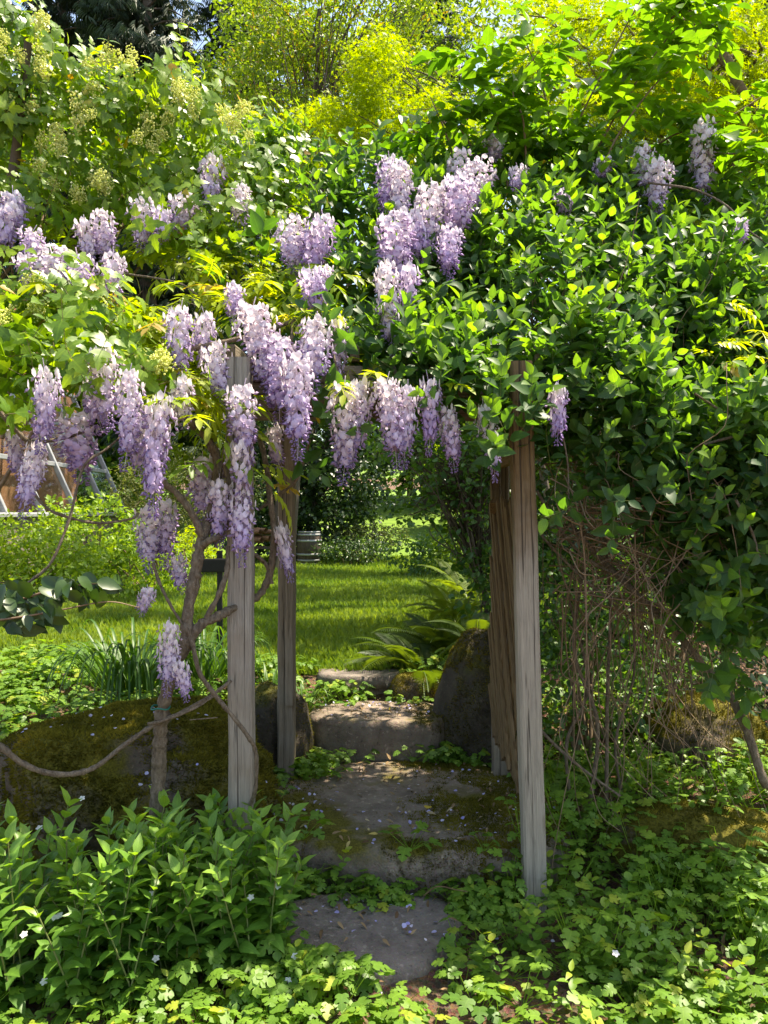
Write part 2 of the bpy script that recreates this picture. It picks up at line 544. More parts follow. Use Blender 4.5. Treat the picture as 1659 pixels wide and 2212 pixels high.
def rock_mat(name, a, b_, moss, amount, nscale=2.2):
    """Stone with lichen mottling; moss grows on up-facing and noisy patches."""
    m, t, N, L, out = nodes(name)
    tc = N('ShaderNodeTexCoord'); g = N('ShaderNodeNewGeometry')
    n1 = N('ShaderNodeTexNoise'); n1.inputs['Scale'].default_value = 9; n1.inputs['Detail'].default_value = 8; n1.inputs['Roughness'].default_value = .7; L(g.outputs['Position'], n1.inputs['Vector'])
    n2 = N('ShaderNodeTexNoise'); n2.inputs['Scale'].default_value = nscale; n2.inputs['Detail'].default_value = 6; n2.inputs['Roughness'].default_value = .6; L(g.outputs['Position'], n2.inputs['Vector'])
    n3 = N('ShaderNodeTexNoise'); n3.inputs['Scale'].default_value = 120; n3.inputs['Detail'].default_value = 4; L(g.outputs['Position'], n3.inputs['Vector'])
    st = ramp(N, [(.3, a), (.7, b_)]); L(n1.outputs['Fac'], st.inputs[0])
    stc = mixc(N, L, .35, st.outputs[0], mixc(N, L, 1.0, st.outputs[0], n3.outputs['Color'], 'OVERLAY'))
    n4 = N('ShaderNodeTexNoise'); n4.inputs['Scale'].default_value = 34; n4.inputs['Detail'].default_value = 5; n4.inputs['Roughness'].default_value = .6; L(g.outputs['Position'], n4.inputs['Vector'])
    lr = ramp(N, [(.60, (0, 0, 0)), (.66, (1, 1, 1))]); L(n4.outputs['Fac'], lr.inputs[0])
    ls_ = N('ShaderNodeSeparateColor'); L(lr.outputs[0], ls_.inputs[0])
    stc = mixc(N, L, math_(N, L, 'MULTIPLY', ls_.outputs[0], .45), stc, tuple(min(.6, x * 1.7) for x in b_))
    dr_ = ramp(N, [(.33, (1, 1, 1)), (.40, (0, 0, 0))]); L(n4.outputs['Fac'], dr_.inputs[0])
    dd_ = N('ShaderNodeSeparateColor'); L(dr_.outputs[0], dd_.inputs[0])
    stc = mixc(N, L, math_(N, L, 'MULTIPLY', dd_.outputs[0], .6), stc, tuple(x * .45 for x in a))
    sx = N('ShaderNodeSeparateXYZ'); L(g.outputs['Normal'], sx.inputs[0])
    mk = math_(N, L, 'ADD', math_(N, L, 'MULTIPLY', sx.outputs['Z'], .12), math_(N, L, 'ADD', n2.outputs['Fac'], amount))
    mr = ramp(N, [(.56, (0, 0, 0)), (.66, (1, 1, 1))]); L(mk, mr.inputs[0])
    mc = ramp(N, [(.3, tuple(x * .4 for x in moss)), (.65, moss)]); L(n3.outputs['Fac'], mc.inputs[0])
    se = N('ShaderNodeSeparateColor'); L(mr.outputs[0], se.inputs[0])
    pb = N('ShaderNodeBsdfPrincipled'); L(mixc(N, L, se.outputs[0], stc, mc.outputs[0]), pb.inputs['Base Color'])
    pb.inputs['Roughness'].default_value = .9; pb.inputs['Specular IOR Level'].default_value = .2
    b = N('ShaderNodeBump'); b.inputs['Strength'].default_value = .8; b.inputs['Distance'].default_value = .015
    L(math_(N, L, 'ADD', n1.outputs['Fac'], math_(N, L, 'MULTIPLY', n3.outputs['Fac'], .35)), b.inputs['Height']); L(b.outputs[0], pb.inputs['Normal'])
    L(pb.outputs[0], out.inputs[0])
    return m


M = {}
T1 = (2.1, 2.2, .4)
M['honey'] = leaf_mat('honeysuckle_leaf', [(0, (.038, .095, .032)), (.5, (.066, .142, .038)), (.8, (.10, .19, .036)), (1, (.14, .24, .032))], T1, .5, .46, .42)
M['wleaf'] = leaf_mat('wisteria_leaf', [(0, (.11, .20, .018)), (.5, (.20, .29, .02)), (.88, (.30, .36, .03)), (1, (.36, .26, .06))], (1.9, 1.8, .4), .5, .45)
M['maple'] = leaf_mat('maple_leaf', [(0, (.07, .155, .025)), (.55, (.14, .24, .026)), (.95, (.22, .32, .03)), (1, (.36, .22, .04))], (2.3, 2.1, .35), .5, .38)
M['jap'] = leaf_mat('small_maple_leaf', [(0, (.15, .24, .012)), (1, (.30, .38, .015))], (1.8, 1.7, .4), .52, .5, .3, 0)
M['cherry'] = leaf_mat('airy_leaf', [(0, (.08, .15, .02)), (.8, (.17, .24, .025)), (1, (.24, .17, .04))], (2.0, 1.9, .4), .5, .45, .4, 0)
M['pin'] = leaf_mat('shoot_leaf', [(0, (.05, .12, .02)), (1, (.13, .24, .025))], T1, .5, .36)
M['dark'] = leaf_mat('evergreen_and_shaded_leaf', [(0, (.012, .035, .010)), (1, (.04, .085, .016))], (1.8, 1.8, .5), .25, .4, .5, 0)  # evergreens; its dark colour also stands in for shade on the left branch
M['far'] = leaf_mat('far_leaf', [(0, (.06, .13, .02)), (1, (.17, .26, .025))], (1.8, 1.7, .5), .45, .5, .3, 0)
M['needle'] = leaf_mat('conifer_needle', [(0, (.018, .040, .018)), (1, (.055, .085, .03))], (1.3, 1.3, .6), .15, .55, .3, 0)
M['bed'] = leaf_mat('bed_leaf', [(0, (.10, .20, .02)), (1, (.24, .36, .035))], (1.7, 1.6, .5), .45, .45, .4, 0)
M['grey'] = leaf_mat('grey_leaf', [(0, (.06, .09, .025)), (1, (.18, .20, .06))], (1.4, 1.4, .6), .35, .5, .3, 0)
M['snow'] = leaf_mat('small_round_leaf', [(0, (.035, .10, .025)), (1, (.09, .18, .035))], (2.0, 1.9, .5), .42, .4, .5, .2)
M['peren'] = leaf_mat('perennial_leaf', [(0, (.07, .17, .028)), (.7, (.125, .255, .035)), (1, (.20, .34, .05))], (2.0, 1.9, .5), .42, .4, .45, .3)
M['cover'] = leaf_mat('cover_leaf', [(0, (.075, .17, .024)), (.75, (.17, .30, .032)), (1, (.30, .36, .04))], (1.9, 1.8, .5), .42, .45, .4, .25)
M['strap'] = leaf_mat('strap_leaf', [(0, (.035, .10, .016)), (1, (.10, .19, .025))], (1.8, 1.8, .5), .35, .45, .4, .25)
M['fern'] = leaf_mat('fern_frond', [(0, (.045, .085, .018)), (1, (.15, .22, .025))], (2.0, 1.8, .4), .42, .5, .4, 0)
M['grass'] = leaf_mat('grass_blade', [(0, (.10, .18, .022)), (1, (.22, .30, .05))], (1.8, 1.7, .5), .42, .5, .3, 0)
M['petal'] = petal_mat()
M['moss'] = leaf_mat('moss_tuft', [(0, (.055, .055, .008)), (.6, (.19, .162, .018)), (1, (.27, .215, .026))], (1.2, 1.15, .5), .14, .9, .1, 0)
M['cream'] = leaf_mat('tiny_flower', [(0, (.66, .72, .22)), (1, (.90, .90, .48))], (1.0, 1.0, .7), .5, .7, .2, 0)
M['white'] = leaf_mat('white_petal', [(0, (.6, .6, .56)), (1, (.8, .8, .76))], (1, 1, .9), .35, .6, .3, 0)
M['litter'] = leaf_mat('dead_leaf', [(0, (.12, .07, .035)), (.6, (.30, .20, .10)), (.85, (.45, .36, .20)), (1, (.62, .45, .05))], (1, 1, 1), .15, .8, .2, 0)
M['fallen'] = leaf_mat('fallen_petal', [(0, (.36, .33, .66)), (.6, (.58, .55, .78)), (1, (.75, .70, .72))], (1, 1, 1), .3, .6, .2, 0)
M['stemg'] = solid('green_stem', (.10, .16, .04), (.20, .20, .07), 15, .6)
M['twig'] = solid('brown_twig', (.13, .085, .05), (.30, .21, .13), 25, .8, .3)
M['vine'] = solid('wisteria_bark', (.085, .062, .042), (.30, .24, .17), 75, .9, 1.2, .2, (1, 1, .45), 8)
M['bark'] = solid('tree_bark', (.06, .045, .035), (.15, .12, .09), 14, .9, 1, .2, (1, 1, .3))
M['mossbark'] = solid('mossy_bark', (.09, .075, .03), (.20, .14, .06), 25, .9, 1)
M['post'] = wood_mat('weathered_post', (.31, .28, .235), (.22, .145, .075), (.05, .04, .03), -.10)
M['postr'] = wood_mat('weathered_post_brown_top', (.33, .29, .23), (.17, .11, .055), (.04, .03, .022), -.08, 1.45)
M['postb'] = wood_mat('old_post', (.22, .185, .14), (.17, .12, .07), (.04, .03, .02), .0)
M['slat'] = wood_mat('lattice_wood', (.15, .105, .055), (.17, .105, .045), (.06, .04, .02), .15)
M['slab'] = rock_mat('slab_stone', (.13, .10, .075), (.27, .215, .165), (.15, .13, .018), -.06, 1.9)
M['slabp'] = rock_mat('plain_slab_stone', (.105, .088, .072), (.23, .195, .165), (.14, .12, .018), -.22)
M['rock'] = rock_mat('boulder_stone', (.065, .05, .037), (.16, .125, .09), (.135, .118, .014), .10)
M['rockd'] = rock_mat('dark_boulder_stone', (.035, .03, .022), (.085, .07, .05), (.085, .085, .012), .0)


# ------------------------------------------------------------------ ground
def ss(a, b, x):
    t = np.clip((x - a) / (b - a), 0, 1); return t * t * (3 - 2 * t)


def ground_z(x, y):
    x = np.asarray(x, float); y = np.asarray(y, float)
    z = .15 * ss(3.3, 3.7, y) + .20 * ss(4.46, 4.8, y) + .15 * ss(4.85, 5.25, y) - .22 * ss(6, 18, y) + 2.3 * ss(22, 46, y) + 5.5 * ss(46, 110, y)
    z = z + .10 * ss(.9, 1.6, np.abs(x)) * ss(2.8, 3.6, y) * (1 - ss(4.2, 5, y))
    return z


def make_ground():
    ys = np.r_[-30, -12, -5, -2, np.linspace(0, 7, 90), np.linspace(7.3, 24, 50), np.linspace(25, 60, 24), 75, 95, 130, 220, 400]
    xs = np.r_[-400, -200, -100, -60, np.linspace(-34, -4.5, 20), np.linspace(-4.2, 4.2, 85), np.linspace(4.5, 34, 20), 60, 100, 200, 400]
    X, Y = np.meshgrid(xs, ys)
    Z = ground_z(X, Y) - .006
    near = (np.abs(X) < 4.3) & (Y > -.1) & (Y < 7.1)
    Z[near] += .035 * snoise(X[near], Y[near], 3, 2.6) + .014 * snoise(X[near], Y[near], 5, 9)
    V = np.stack([X, Y, Z], -1).reshape(-1, 3)
    nx = len(xs); i = np.arange(len(ys) - 1)[:, None] * nx; j = np.arange(nx - 1)[None]
    Q = np.stack([i + j, i + j + 1, i + nx + j + 1, i + nx + j], -1).reshape(-1, 4)
    m, t, N, L, out = nodes('soil')
    g = N('ShaderNodeNewGeometry')
    n1 = N('ShaderNodeTexNoise'); n1.inputs['Scale'].default_value = 26; n1.inputs['Detail'].default_value = 9; n1.inputs['Roughness'].default_value = .75; L(g.outputs['Position'], n1.inputs['Vector'])
    n2 = N('ShaderNodeTexNoise'); n2.inputs['Scale'].default_value = 1.7; n2.inputs['Detail'].default_value = 4; L(g.outputs['Position'], n2.inputs['Vector'])
    vo = N('ShaderNodeTexVoronoi'); vo.inputs['Scale'].default_value = 75; L(g.outputs['Position'], vo.inputs['Vector'])
    c1 = ramp(N, [(.3, (.055, .034, .022)), (.55, (.14, .088, .058)), (.8, (.27, .18, .125))]); L(n1.outputs['Fac'], c1.inputs[0])
    c2 = mixc(N, L, math_(N, L, 'MULTIPLY', n2.outputs['Fac'], .6), c1.outputs[0], (.20, .12, .08))
    c3 = mixc(N, L, .3, c2, mixc(N, L, 1.0, c2, vo.outputs['Color'], 'OVERLAY'))
    pb = N('ShaderNodeBsdfPrincipled'); L(c3, pb.inputs['Base Color']); pb.inputs['Roughness'].default_value = .95; pb.inputs['Specular IOR Level'].default_value = .15
    b = N('ShaderNodeBump'); b.inputs['Strength'].default_value = 1; b.inputs['Distance'].default_value = .02
    L(math_(N, L, 'ADD', n1.outputs['Fac'], math_(N, L, 'MULTIPLY', vo.outputs['Distance'], .6)), b.inputs['Height']); L(b.outputs[0], pb.inputs['Normal'])
    L(pb.outputs[0], out.inputs[0])
    o = link('ground', mesh_np('ground', V, Q, m)); o['kind'] = 'structure'


make_ground()


def lawn_front(x):
    """Near edge of the lawn as a function of X."""
    return 5.25 + .5 * np.abs(x + .1) ** 1.2 * (x > 0) + .25 * np.clip(-x - .8, 0, 3) + .12 * np.sin(x * 5)


def make_lawn():
    xs = np.r_[-60, -40, np.linspace(-26, 20, 90), 40, 60]
    rows = np.r_[np.linspace(0, 1, 60) ** 1.8]
    X, T = np.meshgrid(xs, rows)
    y0 = np.minimum(lawn_front(X), 9)
    Y = y0 + T * (95 - y0)
    Z = ground_z(X, Y) + .010 + .012 * np.sin(X * 1.7 + Y) * np.cos(Y * 1.3)
    V = np.stack([X, Y, Z], -1).reshape(-1, 3); nx = len(xs)
    i = np.arange(len(rows) - 1)[:, None] * nx; j = np.arange(nx - 1)[None]
    Q = np.stack([i + j, i + j + 1, i + nx + j + 1, i + nx + j], -1).reshape(-1, 4)
    m = solid('lawn_turf', (.07, .14, .016), (.16, .25, .03), 3.2, .9, .6, .2, (1, 1, 1), 8)
    o = link('lawn', mesh_np('lawn', V, Q, m)); o['kind'] = 'structure'
    # blades
    tf = []
    for k in range(5):
        a = random.uniform(0, 6.28); d = np.array([math.cos(a) * .45, math.sin(a) * .45, 1.0])
        tf.append(((np.array([(-.035, 0, 0), (.035, 0, 0), (.025, .55, .02), (0, 1, -.25)], float), np.array([(0, 1, 2), (0, 2, 3)]), np.array([(0, 0), (0, 0), (0, .5), (0, 1)], float)),
                   frames([(math.cos(a * 3) * .25, math.sin(a * 3) * .25, 0)], d, (math.cos(a + 1), math.sin(a + 1), .2), random.uniform(.7, 1.1))[0]))
    tuft = merge(tf)
    n = 62000
    Yv = 5.2 * (22 / 5.2) ** (rng.random(n) ** 1.15)
    Xv = rng.uniform(-.56, .40, n) * Yv
    ok = Yv > lawn_front(Xv) + rng.normal(0, .12, n)
    Xv, Yv = Xv[ok], Yv[ok]; n = len(Xv)
    pos = np.stack([Xv, Yv, ground_z(Xv, Yv)], -1)
    a = rng.uniform(0, 6.28, n)
    b = Batch()
    b.add(tuft, frames(pos, np.stack([np.cos(a), np.sin(a), 0 * a], -1), (0, 0, 1.0), rng.uniform(.045, .09, n) * (1 + Yv * .05) * (1 + .5 * snoise(Xv, Yv, 14, 1.6))), np.clip(.5 + .7 * snoise(Xv, Yv, 2, .9) + .5 * snoise(Xv, Yv, 4, 3.1) + rng.normal(0, .2, n), 0, 1))
    # the tuft stands along local Z
    o = b.obj('lawn_grass', M['grass'], None, 'stuff')
    tag(o, 'short sunlit green lawn grass beyond the arbor', 'grass')


make_lawn()


# ------------------------------------------------------------------ stones
def slab(name, outline, zt, th, mat, label, bumps=.012, group=None, tilt=(0, 0), cat='stone step'):
    """Irregular flat stone from a plan outline (x, y)."""
    o_ = catmull(np.vstack([outline, outline[:1]]), 9)[:-1]; c = o_.mean(0); n = len(o_)
    o_ = o_ + rng.normal(0, .006, o_.shape)
    V, rings = [], []
    for k, (s, dz) in enumerate(((.12, 0), (.35, 0), (.55, 0), (.74, 0), (.88, 0), (.96, -.006), (1.0, -.03), (1.012, -.08), (1.0, -th * .6), (.985, -th))):
        q = c + (o_ - c) * s
        z = zt + dz + np.zeros(n)
        if k < 7: z += bumps * snoise(q[:, 0], q[:, 1], 4, 5) + bumps * .8 * snoise(q[:, 0], q[:, 1], 6, 14)
        else:
            q = q + .02 * np.stack([snoise(q[:, 0] + k, q[:, 1], 7, 9), snoise(q[:, 0], q[:, 1] + k, 8, 9)], -1)
        z = z + (q[:, 0] - c[0]) * tilt[0] + (q[:, 1] - c[1]) * tilt[1]
        V.append(np.c_[q, z])
    cz = zt + bumps * .5
    V = np.concatenate([[(c[0], c[1], cz)], np.concatenate(V)])
    fq = []
    for k in range(9):
        for i in range(n):
            a = 1 + k * n + i; b = 1 + k * n + (i + 1) % n
            fq += [(a, a + n, b + n), (a, b + n, b)]
    for i in range(n): fq.append((0, 1 + i, 1 + (i + 1) % n))
    o = link(name, mesh_np(name, V, np.array(fq), mat))
    tag(o, label, cat, group)
    return o


def boulder(name, c, size, mat, label, seed, flat=.0, rot=0, amp=.22, sub=5):
    bm = bmesh.new(); bmesh.ops.create_icosphere(bm, subdivisions=sub, radius=1)
    for v in bm.verts:
        p = v.co.copy()
        d = 1 + amp * noise.noise(p * 1.1 + Vector((seed, 0, 0))) + amp * .5 * noise.noise(p * 2.6 + Vector((0, seed, 0))) + amp * .18 * noise.noise(p * 7 + Vector((0, 0, seed))) + amp * .08 * noise.noise(p * 18)
        p = p * d
        if flat and p.z > 1 - flat: p.z = 1 - flat + (p.z - 1 + flat) * .25
        v.co = p
    Mx = Matrix.Translation(Vector(c)) @ Matrix.Rotation(rot, 4, 'Z') @ Matrix.Diagonal((*size, 1))
    bmesh.ops.transform(bm, matrix=Mx, verts=bm.verts)
    me = bpy.data.meshes.new(name); bm.to_mesh(me); bm.free()
    for p in me.polygons: p.use_smooth = True
    me.materials.append(mat)
    o = link(name, me)
    return tag(o, label, 'boulder')


MOSST = []
for k in range(3):
    pp = []
    for i in range(5):
        a = random.uniform(0, 6.28); d = (math.cos(a) * .7, math.sin(a) * .7, 1)
        pp.append(((np.array([(-.18, 0, 0), (.18, 0, 0), (0, 1, 0)], float), np.array([(0, 1, 2)]), np.array([(0, 0), (0, 0), (0, 1)], float)), frames([(math.cos(a) * .3, math.sin(a) * .3, 0)], d, (math.sin(a), -math.cos(a), .3), 1)[0]))
    MOSST.append(merge(pp))


def mossy(o, n, thr=0.0, up=.25, seed=1.0, size=(.008, .018), only=None, sc=2.2, cut=.25):
    """Moss tufts on the up-facing, patchy part of a stone, as one child."""
    me = o.data; me.calc_loop_triangles()
    tri = np.array([t.vertices[:] for t in me.loop_triangles]); co = np.array([v.co[:] for v in me.vertices])
    a, b_, c = co[tri[:, 0]], co[tri[:, 1]], co[tri[:, 2]]
    cr = np.cross(b_ - a, c - a); ar = np.linalg.norm(cr, axis=1); nn = cr / np.maximum(ar[:, None], 1e-12)
    cen = (a + b_ + c) / 3
    ms = snoise(cen[:, 0], cen[:, 1] + cen[:, 2], seed, sc) + up * nn[:, 2]
    wgt = ar * (ms > thr) * (nn[:, 2] > -cut)
    if only is not None: wgt = wgt * only(cen)
    if wgt.sum() <= 0: return
    t = rng.choice(len(tri), n, p=wgt / wgt.sum())
    r1, r2 = rng.random(n), rng.random(n); s = np.sqrt(r1)
    p = a[t] * (1 - s)[:, None] + b_[t] * (s * (1 - r2))[:, None] + c[t] * (s * r2)[:, None]
    d = nrm(nn[t] + np.array([0, 0, .35]))
    bt = Batch(); k = rng.integers(0, 3, n); sz = rng.uniform(*size, n)
    var = np.clip(.45 + .5 * snoise(p[:, 0], p[:, 1], 9, 6) + rng.normal(0, .15, n), 0, 1)
    x = nrm(np.cross(d, rng.normal(0, 1, (n, 3))))
    for q in range(3):
        m_ = k == q
        if m_.any(): bt.add(MOSST[q], frames(p[m_] - d[m_] * .002, x[m_], d[m_], sz[m_]), var[m_])
    bt.obj('moss', M['moss'], o, 'stuff')


SLAB1 = np.array([(-.42, 3.36), (-.12, 3.24), (.18, 3.20), (.42, 3.20), (.66, 3.27), (.82, 3.42), (.86, 3.72), (.80, 4.05), (.5, 4.34), (.12, 4.42), (-.3, 4.36), (-.54, 4.1), (-.60, 3.8), (-.54, 3.55)])
SLAB0 = np.array([(-.36, 2.80), (-.12, 2.62), (.13, 2.66), (.26, 2.83), (.30, 3.05), (.16, 3.18), (-.1, 3.20), (-.32, 3.14), (-.46, 2.98)])
SLAB2 = np.array([(-.38, 4.47), (-.1, 4.40), (.18, 4.40), (.34, 4.47), (.40, 4.66), (.26, 4.86), (-.05, 4.9), (-.35, 4.84), (-.46, 4.66)])
SLAB3 = np.array([(-.42, 5.06), (-.2, 5.0), (.06, 5.05), (.16, 5.16), (.02, 5.34), (-.25, 5.40), (-.44, 5.26)])
s0 = slab('stepping_stone', SLAB0, .035, .07, M['slabp'], 'flat grey stone lying lowest, nearest the camera before the steps', .006)
s1 = slab('stone_step', SLAB1, .185, .24, M['slab'], 'wide flat slab step strewn with petals between the front posts', .010)
s2 = slab('stone_step', SLAB2, .40, .30, M['slab'], 'thick middle stone step with a dark upright face', .012)
s3 = slab('stone_step', SLAB3, .53, .12, M['slabp'], 'thin rough stone at the lawn edge, top of the steps', .012)
mossy(s1, 17000, -.12, .2, 2.3, (.007, .015), lambda c: ss(.10, .42, c[:, 0] + .12 * np.sin(c[:, 1] * 9)) + .25 * (c[:, 0] < -.32) + .5 * ((c[:, 1] < 3.32) & (c[:, 0] > 0)), 5.0, .6)
mossy(s2, 2600, -.05, .2, 4.1, (.006, .013), lambda c: ss(.05, .25, c[:, 0]) + .1, 5.0, .6)
b1 = boulder('boulder', (-1.17, 3.70, .20), (.66, .48, .55), M['rock'], 'broad low boulder thick with moss behind the wisteria trunk', 3.1, .25, .12, .34)
mossy(b1, 20000, -.25, .5, 1.2, (.009, .024))
b2 = boulder('boulder', (.58, 4.62, .42), (.27, .30, .46), M['rockd'], 'tall dark upright boulder with a mossy top beside the lattice', 8.4, .0, .3, .16)
mossy(b2, 5200, -.12, .55, 3.3, (.008, .017))
b3 = boulder('boulder', (1.78, 4.25, .33), (.34, .3, .27), M['rock'], 'rounded mossy boulder beneath the leaning branch', 5.7, .1, .0, .2)
mossy(b3, 4200, -.05, .5, 5.0, (.008, .018))
b4 = boulder('boulder', (1.42, 3.42, .10), (.50, .2, .20), M['rock'], 'long low mossy rock sunk among the ground cover', 2.2, .1, -.12, .2)
mossy(b4, 3600, -.15, .5, 6.1, (.008, .017))
b5 = boulder('boulder', (.20, 5.0, .44), (.15, .12, .12), M['rock'], 'small mossy rock beside the top step', 6.2, .1, .2, .2, 4)
mossy(b5, 1500, -.5, .5, 6.6, (.008, .015))
b6 = boulder('boulder', (-.62, 4.36, .30), (.20, .22, .34), M['rockd'], 'dark mossy rock tucked between the two wooden posts', 9.1, .0, .2, .16, 4)
mossy(b6, 1500, -.2, .5, 7.6, (.008, .015))


# ------------------------------------------------------------------ wooden arbor
arbor = empty('wooden_arbor', (0, 3.6, 0), 'weathered wooden garden arbor of four square posts with a lattice side', 'arbor')


def timber(name, p0, p1, wx, wy, mat, parent, seg=14, warp=.003, rx=None):
    """Squared timber between two points with eased, slightly uneven edges."""
    p0, p1 = Vector(p0), Vector(p1); L_ = (p1 - p0).length; V, Fq = [], []
    c = .10
    prof = [(-.5 + c, -.5), (.5 - c, -.5), (.5, -.5 + c), (.5, .5 - c), (.5 - c, .5), (-.5 + c, .5), (-.5, .5 - c), (-.5, -.5 + c)]
    for i in range(seg + 1):
        ox, oy = random.gauss(0, warp * .4), random.gauss(0, warp * .4)
        for x, y in prof:
            V.append((x * wx + ox + random.gauss(0, warp * .25), y * wy + oy + random.gauss(0, warp * .25), L_ * i / seg))
    for i in range(seg):
        for j in range(8):
            a = i * 8 + j; b = i * 8 + (j + 1) % 8
            Fq.append((a, b, b + 8, a + 8))
    me = bpy.data.meshes.new(name)
    me.from_pydata(V, [], Fq + [tuple(range(7, -1, -1)), tuple(seg * 8 + k for k in range(8))])
    me.materials.append(mat)
    o = link(name, me, parent)
    q = (p1 - p0).to_track_quat('Z', 'Y')
    if rx is not None: q = q @ Matrix.Rotation(rx, 3, 'Z').to_quaternion()
    o.matrix_basis = Matrix.Translation(p0) @ (q.to_matrix().to_4x4())
    return o


def upright(name, p0, p1, wx, wy, mat, parent):
    """Post whose faces stay square to the arbor."""
    p0, p1 = Vector(p0), Vector(p1)
    o = timber(name, (0, 0, 0), (0, 0, (p1 - p0).length), wx, wy, mat, parent)
    z = (p1 - p0).normalized(); x = Vector((1, 0, 0)); y = z.cross(x).normalized(); x = y.cross(z)
    m = Matrix((x, y, z)).transposed().to_4x4(); m.translation = p0
    o.matrix_basis = m
    return o


FL0, FL1 = (-.552, 3.0, -.1), (-.566, 3.02, 2.2)
FR0, FR1 = (.612, 3.11, -.12), (.545, 3.09, 2.2)
BL0, BL1 = (-.522, 4.12, .1), (-.520, 4.14, 2.25)
BR0, BR1 = (.63, 4.16, .1), (.63, 4.16, 2.25)
upright('post', FL0, FL1, .092, .092, M['post'], arbor)['label'] = 'grey front post beside the wisteria trunk'
upright('post', FR0, FR1, .088, .088, M['postr'], arbor)['label'] = 'leaning front post, grey below and brown above'
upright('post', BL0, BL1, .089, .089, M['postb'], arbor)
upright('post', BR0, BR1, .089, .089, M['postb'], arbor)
upright('post_board', (-.502, 4.06, .58), (-.500, 4.08, 2.2), .042, .022, M['postb'], arbor)
for z_, (a_, b_) in ((2.12, ((-.60, 3.08, 2.13), (.58, 3.16, 2.13))), (2.16, ((-.72, 4.2, 2.16), (.78, 4.22, 2.16)))):
    timber('beam', a_, b_, .045, .12, M['postb'], arbor, 10)
for k in range(6):
    x_ = -.62 + k * .25
    timber('rafter', (x_, 3.12, 2.245), (x_, 4.3, 2.30), .038, .07, M['postb'], arbor, 8)
timber('side_rail', (.60, 3.16, 1.86), (.60, 4.10, 1.86), .04, .07, M['slat'], arbor, 6)
timber('side_rail', (.60, 3.17, .40), (.60, 4.10, .42), .03, .04, M['slat'], arbor, 6)
timber('bracket', (.575, 3.95, 1.62), (.60, 4.14, 1.84), .05, .085, M['slat'], arbor, 8, .008)
# diagonal lattice slats between the two right-hand posts
y0_, y1_, z0_, z1_ = 3.17, 4.13, .42, 1.66
for layer, sx in ((0, 1), (1, -1)):
    for k in range(-14, 26):
        c_ = k * .145
        pts = []
        # line y = y0 + s, z = c + sx*s*1.6
        for s_ in (0.0, y1_ - y0_):
            pts.append((y0_ + s_, z0_ + c_ + sx * 1.6 * s_))
        (ya, za), (yb, zb) = pts
        sl = (zb - za) / (yb - ya)
        ya2, za2, yb2, zb2 = ya, za, yb, zb
        for lim, lo in ((z0_, True), (z1_, False)):
            if (za2 < lim) == lo and abs(za2 - lim) > 1e-6: ya2, za2 = ya2 + (lim - za2) / sl, lim
            if (zb2 < lim) == lo and abs(zb2 - lim) > 1e-6: yb2, zb2 = yb2 + (lim - zb2) / sl, lim
        if yb2 - ya2 < .06 or ya2 < y0_ - 1e-3 or yb2 > y1_ + 1e-3: continue
        xo = .572 + layer * .0155
        if random.random() < .10: continue
        e_ = random.gauss(0, .012)
        timber('slat', (xo + random.gauss(0, .003), ya2, za2 + e_), (xo + random.gauss(0, .003), yb2, zb2 + e_ + random.gauss(0, .012)), .014, random.uniform(.028, .042), M['slat'], arbor, 4, .004)


# ------------------------------------------------------------------ wisteria
def canopy_y(u, v, off=0.0):
    k = (1106.0 - np.asarray(v, float)) / F
    Y = 2.60 / (1 - .92 * k)
    Y = np.maximum(Y, 2.86) + off
    return Y


wis = empty('wisteria_vine', P(342, 1690, 2.92), 'flowering wisteria vine with twisting grey trunk on the arbor', 'vine')


def stem(pts, r0, r1, name='stem', par=None, mat='vine', sides=8, n=7, wob=.11):
    t = Tubes(); q = catmull(np.array([P(*p) for p in pts]), n)
    t.add(q, r0, r1, sides, wob)
    return t.obj(name, M[mat], par or wis)


stem([(338, 1760, 2.92), (343, 1670, 2.92), (346, 1590, 2.90), (356, 1510, 2.88), (378, 1440, 2.86), (402, 1385, 2.86), (406, 1320, 2.86), (420, 1250, 2.87), (432, 1180, 2.88), (446, 1140, 2.9), (462, 1080, 2.95), (470, 1000, 3.0), (450, 950, 3.0), (415, 915, 2.98), (390, 880, 2.98)], .029, .016, 'trunk', n=9)
stem([(436, 1160, 2.88), (418, 1115, 2.86), (388, 1072, 2.85), (352, 1040, 2.85), (328, 1005, 2.85), (322, 965, 2.86), (345, 930, 2.88), (360, 880, 2.9)], .014, .009)
stem([(436, 1180, 2.88), (452, 1168, 2.86), (470, 1160, 2.88), (492, 1140, 2.93), (500, 1080, 2.96), (485, 1000, 2.96)], .015, .010)
stem([(404, 1395, 2.86), (432, 1352, 2.86), (470, 1332, 2.88), (500, 1316, 2.95), (540, 1298, 3.09), (566, 1278, 3.12), (586, 1225, 3.12), (592, 1150, 3.12), (584, 1080, 3.12), (576, 1010, 3.15), (560, 940, 3.18)], .019, .011)
stem([(585, 1262, 3.12), (578, 1225, 3.12), (560, 1205, 3.10), (545, 1195, 3.08)], .010, .008)
stem([(445, 1335, 2.86), (470, 1290, 2.86), (490, 1235, 2.87), (492, 1180, 2.9)], .011, .008)
stem([(406, 1360, 2.84), (418, 1400, 2.84), (432, 1455, 2.84), (470, 1508, 2.85), (505, 1550, 2.85), (535, 1590, 2.86), (552, 1625, 2.88), (552, 1700, 2.9), (540, 1740, 2.95)], .009, .008)
stem([(-40, 1580, 2.6), (0, 1612, 2.62), (60, 1655, 2.65), (130, 1673, 2.68), (200, 1660, 2.72), (270, 1608, 2.78), (335, 1565, 2.85), (400, 1535, 2.9), (460, 1500, 2.92), (500, 1470, 2.94)], .0105, .007)
stem([(320, 1563, 2.83), (350, 1558, 2.82), (420, 1530, 2.84), (460, 1505, 2.88)], .006, .004)
